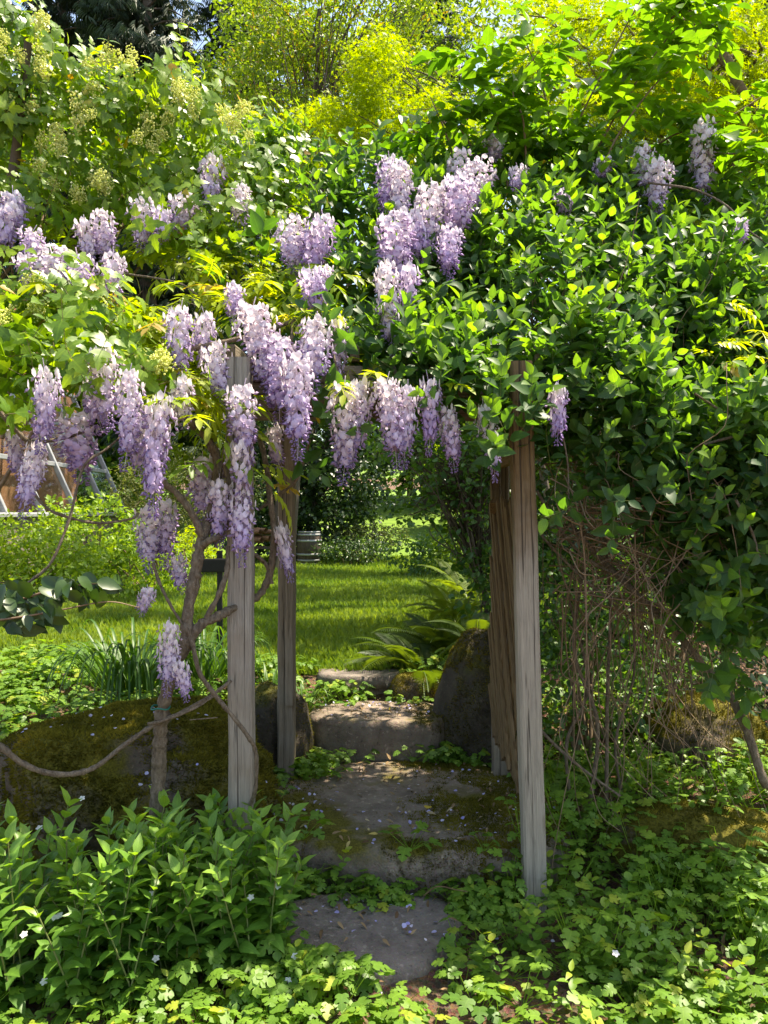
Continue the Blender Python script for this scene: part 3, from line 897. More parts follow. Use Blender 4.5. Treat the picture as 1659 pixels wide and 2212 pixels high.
stem([(330, 1215, 2.86), (345, 1260, 2.86), (370, 1310, 2.85), (395, 1350, 2.85)], .007, .006)
stem([(0, 890, 2.7), (35, 930, 2.72), (70, 955, 2.75), (140, 945, 2.8), (200, 925, 2.85)], .009, .006)
stem([(70, 955, 2.75), (60, 1030, 2.75), (95, 1092, 2.76), (150, 1118, 2.76), (215, 1130, 2.78), (285, 1120, 2.82), (300, 1108, 2.84)], .0065, .004)
stem([(60, 1260, 2.6), (110, 1215, 2.62), (150, 1120, 2.66), (180, 1010, 2.7), (230, 970, 2.74), (265, 940, 2.78)], .0055, .004)
stem([(560, 1100, 3.14), (600, 1070, 3.2), (638, 1040, 3.2), (655, 1000, 3.2), (670, 950, 3.15)], .008, .005)
stem([(560, 800, 3.0), (640, 780, 3.05), (740, 820, 3.05), (830, 850, 3.05), (960, 858, 3.06), (1060, 850, 3.1), (1130, 830, 3.12)], .006, .004)
stem([(300, 800, 2.95), (380, 760, 3.0), (480, 740, 3.05), (560, 720, 3.1), (640, 690, 3.2)], .012, .008)
stem([(700, 640, 3.25), (720, 760, 3.05), (735, 840, 3.0), (738, 880, 2.98)], .005, .004)
stem([(632, 690, 3.15), (630, 740, 3.1), (632, 790, 3.05)], .006, .005)
stem([(150, 575, 3.6), (260, 590, 3.55), (380, 610, 3.5), (430, 640, 3.45)], .006, .004)
stem([(500, 900, 2.9), (485, 960, 2.88), (476, 1020, 2.86)], .003, .002)
stem([(1400, 395, 4.0), (1500, 410, 4.0), (1570, 445, 3.95), (1620, 500, 3.9), (1680, 540, 3.9)], .006, .005)
stem([(410, 1555, 2.83), (470, 1550, 2.83)], .002, .002)
tie = Tubes(); q_ = P(347, 1528, 2.88)
tie.add(np.array([q_ + np.array((.034 * math.cos(a), .034 * math.sin(a), .004 * math.sin(3 * a))) for a in np.linspace(0, 6.29, 18)]), .003, .003, 5)
M['tie'] = solid('green_tie', (.01, .16, .12), None, 5, .5)
tie.obj('plant_tie', M['tie'], wis)


def floret():
    ban = (np.array([(0, .18, 0), (-.44, .10, .33), (0, .30, .36), (.44, .10, .33), (-.40, -.02, .72), (0, .12, .80), (.40, -.02, .72), (0, -.10, 1.02)], float),
           np.array([(0, 2, 1), (0, 3, 2), (1, 2, 5), (1, 5, 4), (2, 3, 6), (2, 6, 5), (4, 5, 7), (5, 6, 7)]), np.zeros((8, 2)))
    ke = (np.array([(0, .12, .05), (-.20, .55, .16), (.20, .55, .16), (0, .98, -.02), (0, .55, -.16)], float),
          np.array([(0, 4, 1), (0, 2, 4), (1, 4, 3), (2, 3, 4), (0, 1, 3), (0, 3, 2)]), np.tile([1.0, 0], (5, 1)))
    return ban, ke


BAN, KEEL = floret()


def raceme_mesh(seed, L_, R_, open_=.80):
    r = np.random.default_rng(seed)
    n = int(190 * (L_ / .3) * (R_ / .06))
    t = np.sort(r.random(n) ** .93)
    prof = np.interp(t, [0, .08, .22, .5, .8, 1], [.5, .92, 1.0, .78, .42, .10])
    th = np.arange(n) * 2.39996 + r.normal(0, .3, n)
    rad = R_ * prof * np.where(r.random(n) < .12, r.uniform(.95, 1.22, n), r.uniform(.36, 1.0, n))
    bend = .02 * np.sin(t * 3 + seed)
    pos = np.stack([rad * np.cos(th) + bend, rad * np.sin(th), -t * L_ + rad * .25], -1)
    d = np.stack([np.cos(th), np.sin(th), r.normal(-.35, .3, n)], -1)
    up = np.stack([np.cos(th) * .35, np.sin(th) * .35, np.ones(n)], -1) + r.normal(0, .25, (n, 3))
    sz = .0295 * r.uniform(.8, 1.2, n) * np.where(t > open_, .62, 1)
    Mt = frames(pos, d, up, sz)
    V, Fc, Lf, k = [], [], [], 0
    for tm in (BAN, KEEL):
        m_ = np.ones(n, bool) if tm is KEEL else (t < open_)
        v, f, uv = tm; A = Mt[m_]; q = len(A)
        W = np.einsum('nij,vj->nvi', A[:, :3, :3], v) + A[:, None, :3, 3]
        V.append(W.reshape(-1, 3)); Fc.append((f[None] + (np.arange(q) * len(v))[:, None, None] + k).reshape(-1, 3))
        lf = np.empty((q, len(v), 3)); lf[:, :, 0] = uv[0, 0]; lf[:, :, 1] = t[m_][:, None]; lf[:, :, 2] = r.random(q)[:, None]
        Lf.append(lf.reshape(-1, 3)); k += q * len(v)
    # stalk
    ax = np.stack([bend[::12], 0 * bend[::12], -t[::12] * L_], -1)
    ax = np.vstack([(0, 0, .05), ax]); tb = Tubes(); tb.add(ax, .0022, .0012, 3)
    tv = np.concatenate(tb.v); tf = np.concatenate(tb.f)
    V.append(tv); Fc.append(np.concatenate([tf[:, [0, 1, 2]], tf[:, [0, 2, 3]]]) + k)
    Lf.append(np.tile([.3, .2, .5], (len(tv), 1)))
    return mesh_np('raceme_shape', np.concatenate(V), np.concatenate(Fc), M['petal'], np.concatenate(Lf))


RM = {'s': [raceme_mesh(k, .17, .055) for k in (1, 2, 3)], 'm': [raceme_mesh(k, .27, .062) for k in (4, 5, 6, 7)], 'l': [raceme_mesh(k, .37, .060) for k in (8, 9, 10)]}
RL = {'s': (.17, .055), 'm': (.27, .062), 'l': (.37, .060)}
# u, top v, bottom v, width px, depth (None: on the canopy face)
RAC = [(92, 806, 968, 60, 2.75), (78, 972, 1112, 52, 2.8), (222, 765, 915, 72, 2.85), (182, 905, 1035, 92, 2.95), (282, 812, 1002, 62, 2.82), (355, 868, 1102, 66, 2.8), (330, 885, 1010, 70, 2.95),
       (394, 676, 812, 64, None), (470, 750, 872, 62, 2.98), (555, 668, 850, 84, 3.0), (604, 735, 900, 84, 2.98), (532, 846, 992, 76, 2.86), (650, 775, 980, 78, 2.84), (684, 700, 835, 78, 2.95), (724, 690, 850, 44, 3.1), (672, 596, 682, 62, None),
       (745, 840, 1032, 74, 2.86), (782, 838, 1000, 62, 2.92), (842, 828, 1000, 66, 2.88), (880, 850, 1002, 52, 2.93), (922, 828, 972, 46, 2.92), (970, 890, 1010, 52, 2.95), (1046, 885, 1032, 46, 2.98), (1206, 850, 955, 46, 2.9),
       (524, 972, 1082, 56, 2.84), (518, 1074, 1212, 58, 2.86), (474, 1048, 1172, 58, 2.88), (438, 1000, 1125, 70, 3.05), (322, 1105, 1228, 60, 3.15), (360, 1095, 1220, 60, 3.2), (386, 1208, 1278, 42, 3.1), (316, 1278, 1328, 38, 2.8), (607, 1148, 1252, 38, 3.1), (365, 1360, 1492, 50, 2.76), (392, 1440, 1512, 40, 2.74), (594, 930, 1012, 44, 3.2),
       (640, 480, 585, 66, None), (692, 478, 600, 70, None), (695, 585, 650, 50, None), (838, 350, 470, 62, None), (865, 360, 505, 60, None), (985, 385, 560, 74, None), (928, 410, 585, 74, None), (1038, 355, 480, 76, None), (1000, 335, 430, 60, None), (852, 475, 640, 84, None), (832, 580, 752, 58, None), (884, 590, 690, 56, None), (900, 470, 560, 60, None), (965, 500, 600, 60, None),
       (1065, 300, 345, 44, None), (1300, 350, 395, 46, None), (1224, 420, 465, 46, None), (1392, 325, 415, 50, None), (1424, 355, 462, 62, None), (1516, 272, 425, 58, None), (1596, 478, 530, 40, None), (1115, 365, 410, 40, None),
       (460, 350, 470, 58, None), (522, 408, 502, 46, None), (300, 438, 535, 54, None), (222, 468, 565, 62, None), (184, 488, 565, 50, None), (390, 430, 500, 64, None), (350, 460, 525, 50, None), (28, 428, 515, 64, None), (76, 505, 565, 52, None), (105, 545, 645, 86, None), (55, 560, 630, 60, None), (165, 560, 640, 70, None), (245, 565, 645, 60, None), (20, 455, 540, 60, None), (505, 625, 690, 44, None), (438, 690, 780, 50, 3.05), (395, 830, 920, 56, 2.95), (210, 830, 930, 60, 2.95), (300, 930, 1020, 54, 2.9), (30, 940, 1030, 44, 2.95), (470, 985, 1060, 44, 3.1)]
for k, (u, vt, vb, wd, Y) in enumerate(RAC):
    Y = float(canopy_y(u, (vt + vb) / 2, -.30 if u < 620 else (-.32 if u < 1120 else -.2))) if Y is None else Y
    if u < 420 and 750 < vt < 1110: Y -= .14
    vb = vb + .10 * (vb - vt); L_ = (vb - vt) / F * Y; wr = .88 * wd / F * Y / 2
    key = min(RL, key=lambda q: abs(RL[q][0] - L_) + 1.0 * abs(RL[q][1] - wr))
    o = link('raceme', RM[key][k % len(RM[key])], wis)
    p = P(u, vt, Y)
    o.matrix_basis = Matrix.Translation(Vector(p)) @ Matrix.Rotation(random.gauss(0, .07), 4, 'X') @ Matrix.Rotation(random.gauss(0, .08), 4, 'Y') @ Matrix.Rotation(random.uniform(0, 6.28), 4, 'Z') @ Matrix.Diagonal((min(1.5, wr / RL[key][1]), min(1.5, wr / RL[key][1]), L_ / RL[key][0], 1))

# wisteria leaves: sprays of drooping compound leaves
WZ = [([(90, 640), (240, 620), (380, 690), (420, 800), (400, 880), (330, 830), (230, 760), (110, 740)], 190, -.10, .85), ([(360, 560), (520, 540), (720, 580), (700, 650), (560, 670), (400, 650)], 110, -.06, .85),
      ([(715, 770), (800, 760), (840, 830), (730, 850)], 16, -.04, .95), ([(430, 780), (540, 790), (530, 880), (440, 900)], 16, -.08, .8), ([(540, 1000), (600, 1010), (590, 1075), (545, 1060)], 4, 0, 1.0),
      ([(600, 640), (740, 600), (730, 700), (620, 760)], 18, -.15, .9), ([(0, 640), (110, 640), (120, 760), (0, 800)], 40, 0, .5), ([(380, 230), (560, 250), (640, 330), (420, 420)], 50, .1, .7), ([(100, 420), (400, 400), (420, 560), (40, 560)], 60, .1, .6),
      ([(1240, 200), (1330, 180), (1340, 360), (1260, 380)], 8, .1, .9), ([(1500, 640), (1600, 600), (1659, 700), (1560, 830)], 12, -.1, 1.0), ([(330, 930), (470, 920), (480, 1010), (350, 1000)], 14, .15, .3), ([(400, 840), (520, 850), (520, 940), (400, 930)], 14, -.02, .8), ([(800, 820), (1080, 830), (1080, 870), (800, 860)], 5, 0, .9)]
wb = Batch(); wst = Tubes()
for poly, n, off, cv in WZ:
    uv = ipoly(poly, n); Y = canopy_y(uv[:, 0], uv[:, 1]) + off + rng.uniform(-.08, .35, n)
    pos = np.array([P(a, b, c) for (a, b), c in zip(uv, Y)])
    a = rng.uniform(0, 6.28, n)
    d = nrm(np.stack([np.cos(a) + .35, np.sin(a) * .9 - .35, rng.uniform(-.35, .45, n)], -1))
    up = jit(np.tile([0, -.2, 1.0], (n, 1)), .25)
    k = rng.integers(0, 5, n); s = rng.uniform(.13, .24, n) * np.where(n < 20, .8, 1)
    Mx = frames(pos, d, up, s)
    for q in range(5):
        m_ = k == q
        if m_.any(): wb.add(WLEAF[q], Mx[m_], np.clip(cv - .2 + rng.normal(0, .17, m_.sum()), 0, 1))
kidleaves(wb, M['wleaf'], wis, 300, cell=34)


# ------------------------------------------------------------------ leafy shoots
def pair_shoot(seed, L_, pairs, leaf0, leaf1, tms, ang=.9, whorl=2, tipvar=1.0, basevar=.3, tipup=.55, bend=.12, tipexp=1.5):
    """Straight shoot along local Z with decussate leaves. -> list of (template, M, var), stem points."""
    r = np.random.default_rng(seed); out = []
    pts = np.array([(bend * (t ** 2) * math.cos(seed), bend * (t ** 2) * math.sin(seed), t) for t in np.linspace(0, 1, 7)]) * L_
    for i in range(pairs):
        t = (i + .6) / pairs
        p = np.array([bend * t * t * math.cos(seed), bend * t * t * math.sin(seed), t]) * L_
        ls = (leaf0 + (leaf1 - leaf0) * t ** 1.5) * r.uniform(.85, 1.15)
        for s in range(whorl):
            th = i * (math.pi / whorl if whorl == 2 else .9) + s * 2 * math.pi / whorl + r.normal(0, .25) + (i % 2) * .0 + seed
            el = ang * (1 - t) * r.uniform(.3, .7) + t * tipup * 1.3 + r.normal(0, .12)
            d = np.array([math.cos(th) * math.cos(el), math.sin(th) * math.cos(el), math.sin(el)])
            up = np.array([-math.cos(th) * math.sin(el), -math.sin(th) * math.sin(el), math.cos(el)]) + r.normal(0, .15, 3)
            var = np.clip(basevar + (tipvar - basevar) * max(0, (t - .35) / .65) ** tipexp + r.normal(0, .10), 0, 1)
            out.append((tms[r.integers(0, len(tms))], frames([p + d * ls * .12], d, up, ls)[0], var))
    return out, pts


def scatter_shoots(b, tubes, shoots, pos, d, s, dv=0.0, stem_r=.0012, sides=3):
    """Place shoot variants at pos with local Z along d."""
    n = len(pos); k = rng.integers(0, len(shoots), n)
    x = nrm(np.cross(d, rng.normal(0, 1, (n, 3))))
    fr = frames(pos, x, d, s)        # local Y = x (any), local Z near d
    vv = rng.normal(0, dv, n)
    for q in range(len(shoots)):
        m_ = k == q
        if not m_.any(): continue
        leaves, pts = shoots[q]; A = fr[m_]
        for tm, Ml, var in leaves:
            b.add(tm, A @ Ml, np.clip(var + vv[m_], 0, 1))
        if tubes is not None:
            for Ai in A:
                tubes.add(pts[::2] @ Ai[:3, :3].T + Ai[:3, 3], stem_r, stem_r * .6, sides)


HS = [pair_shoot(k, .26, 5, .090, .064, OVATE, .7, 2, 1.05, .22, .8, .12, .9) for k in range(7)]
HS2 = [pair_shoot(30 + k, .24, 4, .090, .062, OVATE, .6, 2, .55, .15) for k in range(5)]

honey = empty('honeysuckle_vine', (1.3, 3.7, .2), 'dense honeysuckle vine with paired oval leaves covering the arbor roof', 'vine')
HPOLY = [(560, 340), (640, 345), (740, 365), (880, 340), (1000, 330), (1120, 325), (1240, 340), (1360, 365), (1480, 385), (1560, 430), (1680, 470), (1760, 600), (1780, 1300), (1700, 1500), (1600, 1400), (1520, 1390), (1420, 1310), (1390, 1120), (1300, 1060), (1180, 1040), (1120, 950), (1030, 915), (940, 880), (840, 840), (745, 800), (730, 560), (640, 480), (500, 380)]


def hy(uv):
    """Face of the honeysuckle mass: billows, and bulges low on the right."""
    u, v = uv[:, 0], uv[:, 1]
    Y = canopy_y(u, v)
    low = ss(800, 1400, v) * ss(1150, 1500, u)
    Y = Y + .28 * ss(1250, 1700, u) * (v < 900) + low * .10
    Y = np.maximum(Y, 2.99) + .24 * snoise(u, v, 1, .0042) + .13 * snoise(u, v, 2, .011) + .06
    return Y


hb = Batch(); hst = Tubes()
n = 2000
uv = ipoly(HPOLY, n)
# thin out the hollow in the shaded middle so stems show
hol = np.exp(-(((uv[:, 0] - 1190) / 75) ** 2 + ((uv[:, 1] - 740) / 130) ** 2)) + .8 * np.exp(-(((uv[:, 0] - 1290) / 60) ** 2 + ((uv[:, 1] - 690) / 60) ** 2))
uv = uv[rng.random(n) > np.maximum(hol * .45, .5 * ss(1050, 1250, uv[:, 1]))]; n = len(uv)
dep = rng.exponential(.26, n); dep = np.minimum(dep, 1.0)
Y = hy(uv) + dep
pos = np.array([P(a, b, c) for (a, b), c in zip(uv, Y)])
d = jit(np.tile([0.0, -.42, .85], (n, 1)) + .25 * np.stack([snoise(uv[:, 0], uv[:, 1], 8, .006), 0 * uv[:, 0], 0 * uv[:, 0]], -1), .38)
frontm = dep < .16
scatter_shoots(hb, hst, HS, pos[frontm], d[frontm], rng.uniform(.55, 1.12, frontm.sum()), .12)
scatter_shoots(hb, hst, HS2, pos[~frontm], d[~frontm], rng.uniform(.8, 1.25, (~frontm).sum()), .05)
# extra shoots trailing on the right, in the light
uv = ipoly([(1380, 1000), (1640, 900), (1700, 1300), (1620, 1480), (1520, 1500), (1480, 1350), (1420, 1250)], 130)
Y = 2.95 + rng.uniform(0, .5, len(uv))
scatter_shoots(hb, hst, HS, np.array([P(a, b, c) for (a, b), c in zip(uv, Y)]), jit(np.tile([-.1, -.5, .3], (len(uv), 1)), .5), rng.uniform(.7, 1.0, len(uv)), .06)
# the spray before the post top
uv = np.array([(1085, 905), (1100, 960), (1070, 985), (1125, 930), (1060, 1000), (1140, 900)])
scatter_shoots(hb, hst, HS, np.array([P(a, b, 2.98) for a, b in uv]), jit(np.tile([-.1, -.6, .6], (6, 1)), .25), np.full(6, .95), .05)
uv = np.array([(1210, 1120), (1330, 1110), (1345, 1180), (1240, 1090), (1300, 1090)])
scatter_shoots(hb, hst, HS2, np.array([P(a, b, 2.98) for a, b in uv]), jit(np.tile([0, -.6, -.1], (5, 1)), .3), np.full(5, .9), .05)
uv = np.array([(628, 960), (640, 985), (700, 900), (690, 830), (735, 910)])
scatter_shoots(hb, hst, HS2, np.array([P(a, b, 3.05) for a, b in uv]), jit(np.tile([.1, -.6, -.3], (5, 1)), .3), np.full(5, .9), .05)
uv = ipoly([(690, 700), (960, 740), (1010, 880), (900, 870), (820, 835), (720, 830)], 75)
scatter_shoots(hb, hst, HS2, np.array([P(a, b, c) for (a, b), c in zip(uv, rng.uniform(3.12, 3.38, len(uv)))]), jit(np.tile([0, -.4, .1], (len(uv), 1)), .4), rng.uniform(.75, 1.05, len(uv)), .05)
n = 330
rp = np.stack([rng.uniform(-.75, 1.7, n), rng.uniform(3.5, 5.1, n), rng.uniform(2.36, 2.85, n)], -1)
scatter_shoots(hb, hst, HS2, rp, jit(np.tile([0, -.1, .6], (n, 1)), .5), rng.uniform(.8, 1.2, n), .05)
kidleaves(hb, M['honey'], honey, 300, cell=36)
hst.obj('stems', M['stemg'], honey, 'stuff')
# tangle of dead and live vines below the leaf mass
tw = Tubes()
for k in range(330):
    u0 = rng.uniform(1180, 1620); v0 = rng.uniform(960, 1300); Y0 = rng.uniform(3.05, 3.95)
    pts = [P(u0, v0, Y0)]
    lim = 1165 + 260 * rng.random() ** 1.5; m_ = rng.integers(4, 8); du = rng.normal(0, 30); dv = rng.uniform(-10, 70)
    for i in range(m_):
        du += rng.normal(0, 24); dv += rng.normal(0, 30)
        u0 += du; v0 += dv; Y0 += rng.normal(0, .05)
        if u0 < lim: u0 = lim + (lim - u0) * .4; du = abs(du) * .5
        pts.append(P(u0, v0, Y0))
    tw.add(catmull(pts, 4), rng.uniform(.0015, .0048), .0012, 4)
for k in range(120):
    u0 = rng.uniform(1100, 1420); v0 = rng.uniform(560, 900); Y0 = rng.uniform(3.5, 4.0)
    pts = [P(max(1150, u0 + rng.normal(0, 30) * i), v0 + 45 * i, Y0 + rng.normal(0, .06)) for i in range(5)]
    tw.add(catmull(pts, 4), rng.uniform(.0015, .004), .001, 4)
tw.obj('twigs', M['twig'], honey, 'stuff')
for pts, r_ in (([(1160, 1060, 3.3), (1200, 1130, 3.3), (1260, 1200, 3.35), (1330, 1240, 3.35), (1400, 1250, 3.3), (1480, 1220, 3.25)], .007), ([(1150, 1130, 3.3), (1190, 1180, 3.3), (1260, 1250, 3.3), (1330, 1300, 3.3), (1420, 1330, 3.3)], .006), ([(1170, 1580, 3.4), (1210, 1620, 3.4), (1270, 1670, 3.35), (1340, 1720, 3.3)], .008), ([(1310, 1740, 3.6), (1312, 1500, 3.6), (1318, 1300, 3.65), (1300, 1100, 3.7)], .010), ([(1275, 1740, 3.6), (1290, 1560, 3.55), (1240, 1400, 3.6), (1265, 1200, 3.7)], .011),
                 ([(1230, 1720, 3.6), (1225, 1600, 3.6), (1270, 1480, 3.6), (1230, 1300, 3.6)], .009), ([(1345, 1730, 3.7), (1330, 1600, 3.7), (1370, 1450, 3.7), (1360, 1250, 3.7)], .008), ([(1590, 1080, 2.9), (1625, 1150, 2.9), (1640, 1200, 2.9), (1655, 1190, 2.9)], .005), ([(1500, 850, 3.0), (1580, 900, 3.0), (1640, 920, 3.0), (1700, 960, 3.0)], .005), ([(1520, 960, 3.0), (1600, 940, 3.0), (1680, 930, 3.05)], .006), ([(1200, 880, 3.1), (1225, 990, 3.05), (1230, 1100, 3.1), (1250, 1180, 3.2)], .004)):
    t_ = Tubes(); t_.add(catmull(np.array([P(*p) for p in pts]), 7), r_, r_ * .7, 7, .06); t_.obj('stem', M['vine'], honey)

# leaning grey branch on the right
lean = empty('leaning_branch', P(1650, 1700, 3.3), 'bare grey branch leaning out of the honeysuckle down to the soil', 'branch')
t_ = Tubes(); t_.add(catmull(np.array([P(*p) for p in [(1230, 1130, 3.5), (1310, 1220, 3.45), (1400, 1305, 3.4), (1465, 1370, 3.38), (1530, 1450, 3.35), (1575, 1500, 3.33), (1610, 1570, 3.31), (1640, 1660, 3.3), (1655, 1700, 3.3)]]), 8), .012, .019, 8, .07)
t_.obj('limb', M['vine'], lean)
t_ = Tubes(); t_.add(catmull(np.array([P(*p) for p in [(1465, 1370, 3.38), (1490, 1440, 3.36), (1495, 1530, 3.35)]]), 6), .006, .003, 6, .05)
t_.obj('side_twig', M['vine'], lean)


# ------------------------------------------------------------------ maple on the left
mpl = empty('maple_tree', (-2.3, 3.9, .2), 'bright lobed-leaf maple with creamy flower clusters spilling over the arbor', 'tree')
MPOLY = [(-120, 10), (0, 50), (60, 75), (110, 120), (170, 175), (240, 190), (300, 160), (390, 150), (420, 180), (420, 250), (470, 290), (560, 280), (600, 320), (620, 380), (560, 470), (480, 540), (400, 560), (300, 500), (180, 470), (60, 470), (-40, 480), (-120, 600)]
MPOLY2 = [(-100, 560), (40, 600), (140, 650), (230, 700), (300, 780), (330, 860), (240, 860), (160, 830), (90, 870), (-100, 940)]
mb = Batch(); mst = Tubes()
MS = [pair_shoot(60 + k, .26, 4, .085, .055, MAPLE, .2, 2, .74, .35, .15, .2) for k in range(7)]
for poly, n, off in ((MPOLY, 640, -.20), (MPOLY2, 140, -.30)):
    uv = ipoly(poly, n); dep = np.minimum(rng.exponential(.25, n), .9)
    Y = canopy_y(uv[:, 0], uv[:, 1]) + off + .22 * snoise(uv[:, 0], uv[:, 1], 11, .006) + dep
    Y = np.where(uv[:, 1] < 300, np.minimum(Y, 3.9 + dep), Y)
    pos = np.array([P(a, b, c) for (a, b), c in zip(uv, Y)])
    d = jit(np.tile([.45, -.35, .12], (n, 1)), .4)
    scatter_shoots(mb, mst, MS, pos, d, rng.uniform(.75, 1.2, n), .14, .0015)
uv = ipoly([(400, 330), (640, 320), (640, 560), (420, 560)], 110)
pos = np.array([P(a, b, float(canopy_y(a, b)) + rng.uniform(-.15, .2)) for a, b in uv])
scatter_shoots(mb, mst, MS, pos, jit(np.tile([.45, -.35, .2], (len(uv), 1)), .4), rng.uniform(.6, .9, len(uv)), .16, .0015)
kidleaves(mb, M['maple'], mpl, 300, cell=38)
mst.obj('stalks', M['twig'], mpl, 'stuff')
tb = Tubes()
tb.add(catmull([(-2.4, 4.3, .05), (-2.36, 4.2, 1.1), (-2.2, 4.1, 2.2), (-1.95, 4.0, 3.2), (-1.8, 3.9, 4.0)], 6), .05, .02, 9, .05)
tb.obj('trunk', M['bark'], mpl)
tb = Tubes()
for _ in range(26):
    u, v = ipoly(MPOLY, 1)[0]; e = P(u, v, float(canopy_y(u, v)) + .1); s_ = np.array([-2.25 + rng.uniform(0, .35), 4.1, rng.uniform(1.6, 3.4)])
    tb.add(catmull([s_, (s_ + e) / 2 + np.array([0, .1, .15]), e], 6), .012, .003, 5)
tb.obj('branches', M['twig'], mpl, 'stuff')

OCT = (np.array([(1, 0, 0), (-1, 0, 0), (0, 1, 0), (0, -1, 0), (0, 0, 1), (0, 0, -1)], float) * .5, np.array([(0, 2, 4), (2, 1, 4), (1, 3, 4), (3, 0, 4), (2, 0, 5), (1, 2, 5), (3, 1, 5), (0, 3, 5)]), np.zeros((6, 2)))


def cluster_mesh(seed):
    r = np.random.default_rng(seed); n = 70
    t = r.random(n); th = r.uniform(0, 6.28, n); rad = .05 * np.sqrt(r.random(n)) * (1.1 - .6 * t)
    pos = np.stack([rad * np.cos(th), rad * np.sin(th), .085 * t + .01 * r.normal(0, 1, n)], -1)
    b = Batch(); b.add(OCT, frames(pos, r.normal(0, 1, (n, 3)), r.normal(0, 1, (n, 3)), r.uniform(.009, .015, n)), r.random(n))
    v, f, l = b.arrays()
    tb = Tubes()
    for q in range(0, n, 5): tb.add(np.array([(0, 0, -.03), pos[q] * .6 + (0, 0, -.01), pos[q]]), .0012, .0008, 3)
    tv = np.concatenate(tb.v); tf = np.concatenate(tb.f)
    return mesh_np('cluster_shape', np.vstack([v, tv]), np.vstack([f, np.concatenate([tf[:, [0, 1, 2]], tf[:, [0, 2, 3]]]) + len(v)]), M['cream'], np.vstack([l, np.tile([0, 0, 0.0], (len(tv), 1))]))


CM = [cluster_mesh(k) for k in range(5)]
CZ = [([(0, 30), (90, 40), (140, 130), (100, 260), (0, 300)], 11), ([(60, 230), (220, 180), (220, 280), (90, 330)], 6), ([(60, 320), (200, 310), (240, 420), (80, 430)], 7), ([(300, 150), (420, 170), (430, 250), (310, 290)], 8), ([(200, 120), (300, 120), (270, 180), (200, 170)], 6), ([(0, 580), (110, 610), (90, 700), (0, 720)], 9), ([(500, 230), (570, 240), (540, 300), (480, 300)], 6), ([(160, 380), (240, 400), (220, 450), (160, 430)], 3), ([(310, 760), (360, 770), (340, 830), (300, 820)], 4), ([(260, 270), (350, 280), (360, 340), (270, 330)], 5)]
for poly, n in CZ:
    for u, v in ipoly(poly, n):
        o = link('flower_cluster', CM[rng.integers(0, 5)], mpl)
        Y = min(float(canopy_y(u, v)), 3.95) - .22 + rng.uniform(-.05, .14)
        if v > 560: Y = float(canopy_y(u, v)) - .35
        s_ = rng.uniform(.65, 1.0)
        o.matrix_basis = Matrix.Translation(Vector(P(u, v, Y))) @ Matrix.Rotation(rng.normal(0, .5), 4, 'X') @ Matrix.Rotation(rng.normal(0, .5), 4, 'Y') @ Matrix.Diagonal((s_, s_, s_ * rng.uniform(.8, 1.2), 1))



# ------------------------------------------------------------------ trees and shrubs
def clump(centers, rad, per, size, tms, flat=1.0, upb=.6, var=(.5, .25), b=None, out=None):
    """Leaves scattered round cluster centres."""
    c = np.repeat(np.asarray(centers, float), per, 0); n = len(c)
    off = nrm(rng.normal(0, 1, (n, 3))) * (rng.random(n) ** .45)[:, None] * rad
    off[:, 2] *= flat
    p = c + off
    d = nrm(nrm(off) * .7 + rng.normal(0, .5, (n, 3)) + np.array([0, 0, -.15]))
    up = nrm(np.tile([0, 0, upb], (n, 1)) + nrm(off) * .4 + rng.normal(0, .4, (n, 3)))
    cv = np.repeat(rng.normal(0, .12, len(centers)), per)
    vv = np.clip(rng.normal(var[0], var[1], n) + cv, 0, 1)
    s = rng.uniform(size * .7, size * 1.25, n); k = rng.integers(0, len(tms), n)
    b = b or Batch(); Mx = frames(p, d, up, s)
    for q in range(len(tms)):
        m_ = k == q
        if m_.any(): b.add(tms[q], Mx[m_], vv[m_])
    return b


def in_ell(c, r, n, shell=.5):
    p = nrm(rng.normal(0, 1, (n, 3))) * (shell + (1 - shell) * rng.random((n, 1)) ** .5)
    return np.asarray(c) + p * np.asarray(r)


def tree(name, label, cat, base, top, tr, ells, leaf, mat, per, rad, size, barkm='bark', flat=.6, upb=.6, var=(.5, .25), group=None, leaves=0, limb=.25, limbs=True, shell=.45):
    """ells: (centre, radii, clusters). Trunk from base to top, limbs reach every few clusters."""
    t = empty(name, base, label, cat, group)
    base, top = np.asarray(base, float), np.asarray(top, float)
    mid = (base + top) / 2 + np.array([rng.normal(0, .05), rng.normal(0, .1), 0])
    tk = Tubes(); axis = catmull([base - np.array([0, 0, .1]), mid, top], 7)
    tk.add(axis, tr, tr * .35, 9, .05)
    tk.obj('trunk', M[barkm], t)
    b = Batch(); lb = Tubes()
    for c, r_, n in ells:
        cs = in_ell(c, r_, n, shell)
        b = clump(cs, rad, per, size, leaf, flat, upb, var, b)
        if limbs:
            for q in cs[::max(1, int(1 / limb))]:
                s_ = axis[min(len(axis) - 1, int(rng.uniform(.35, 1) * len(axis)))]
                m_ = (s_ + q) / 2 + np.array([0, 0, .12 * np.linalg.norm(q - s_)]) + rng.normal(0, .08, 3)
                lb.add(catmull([s_, m_, q], 5), tr * rng.uniform(.18, .35), tr * .06, 4)
    if lb.v: lb.obj('limbs', M[barkm], t)
    if leaves: kidleaves(b, M[mat], t, leaves, cell=20, mass='crown')
    else: b.obj('crown', M[mat], t, 'stuff')
    return t


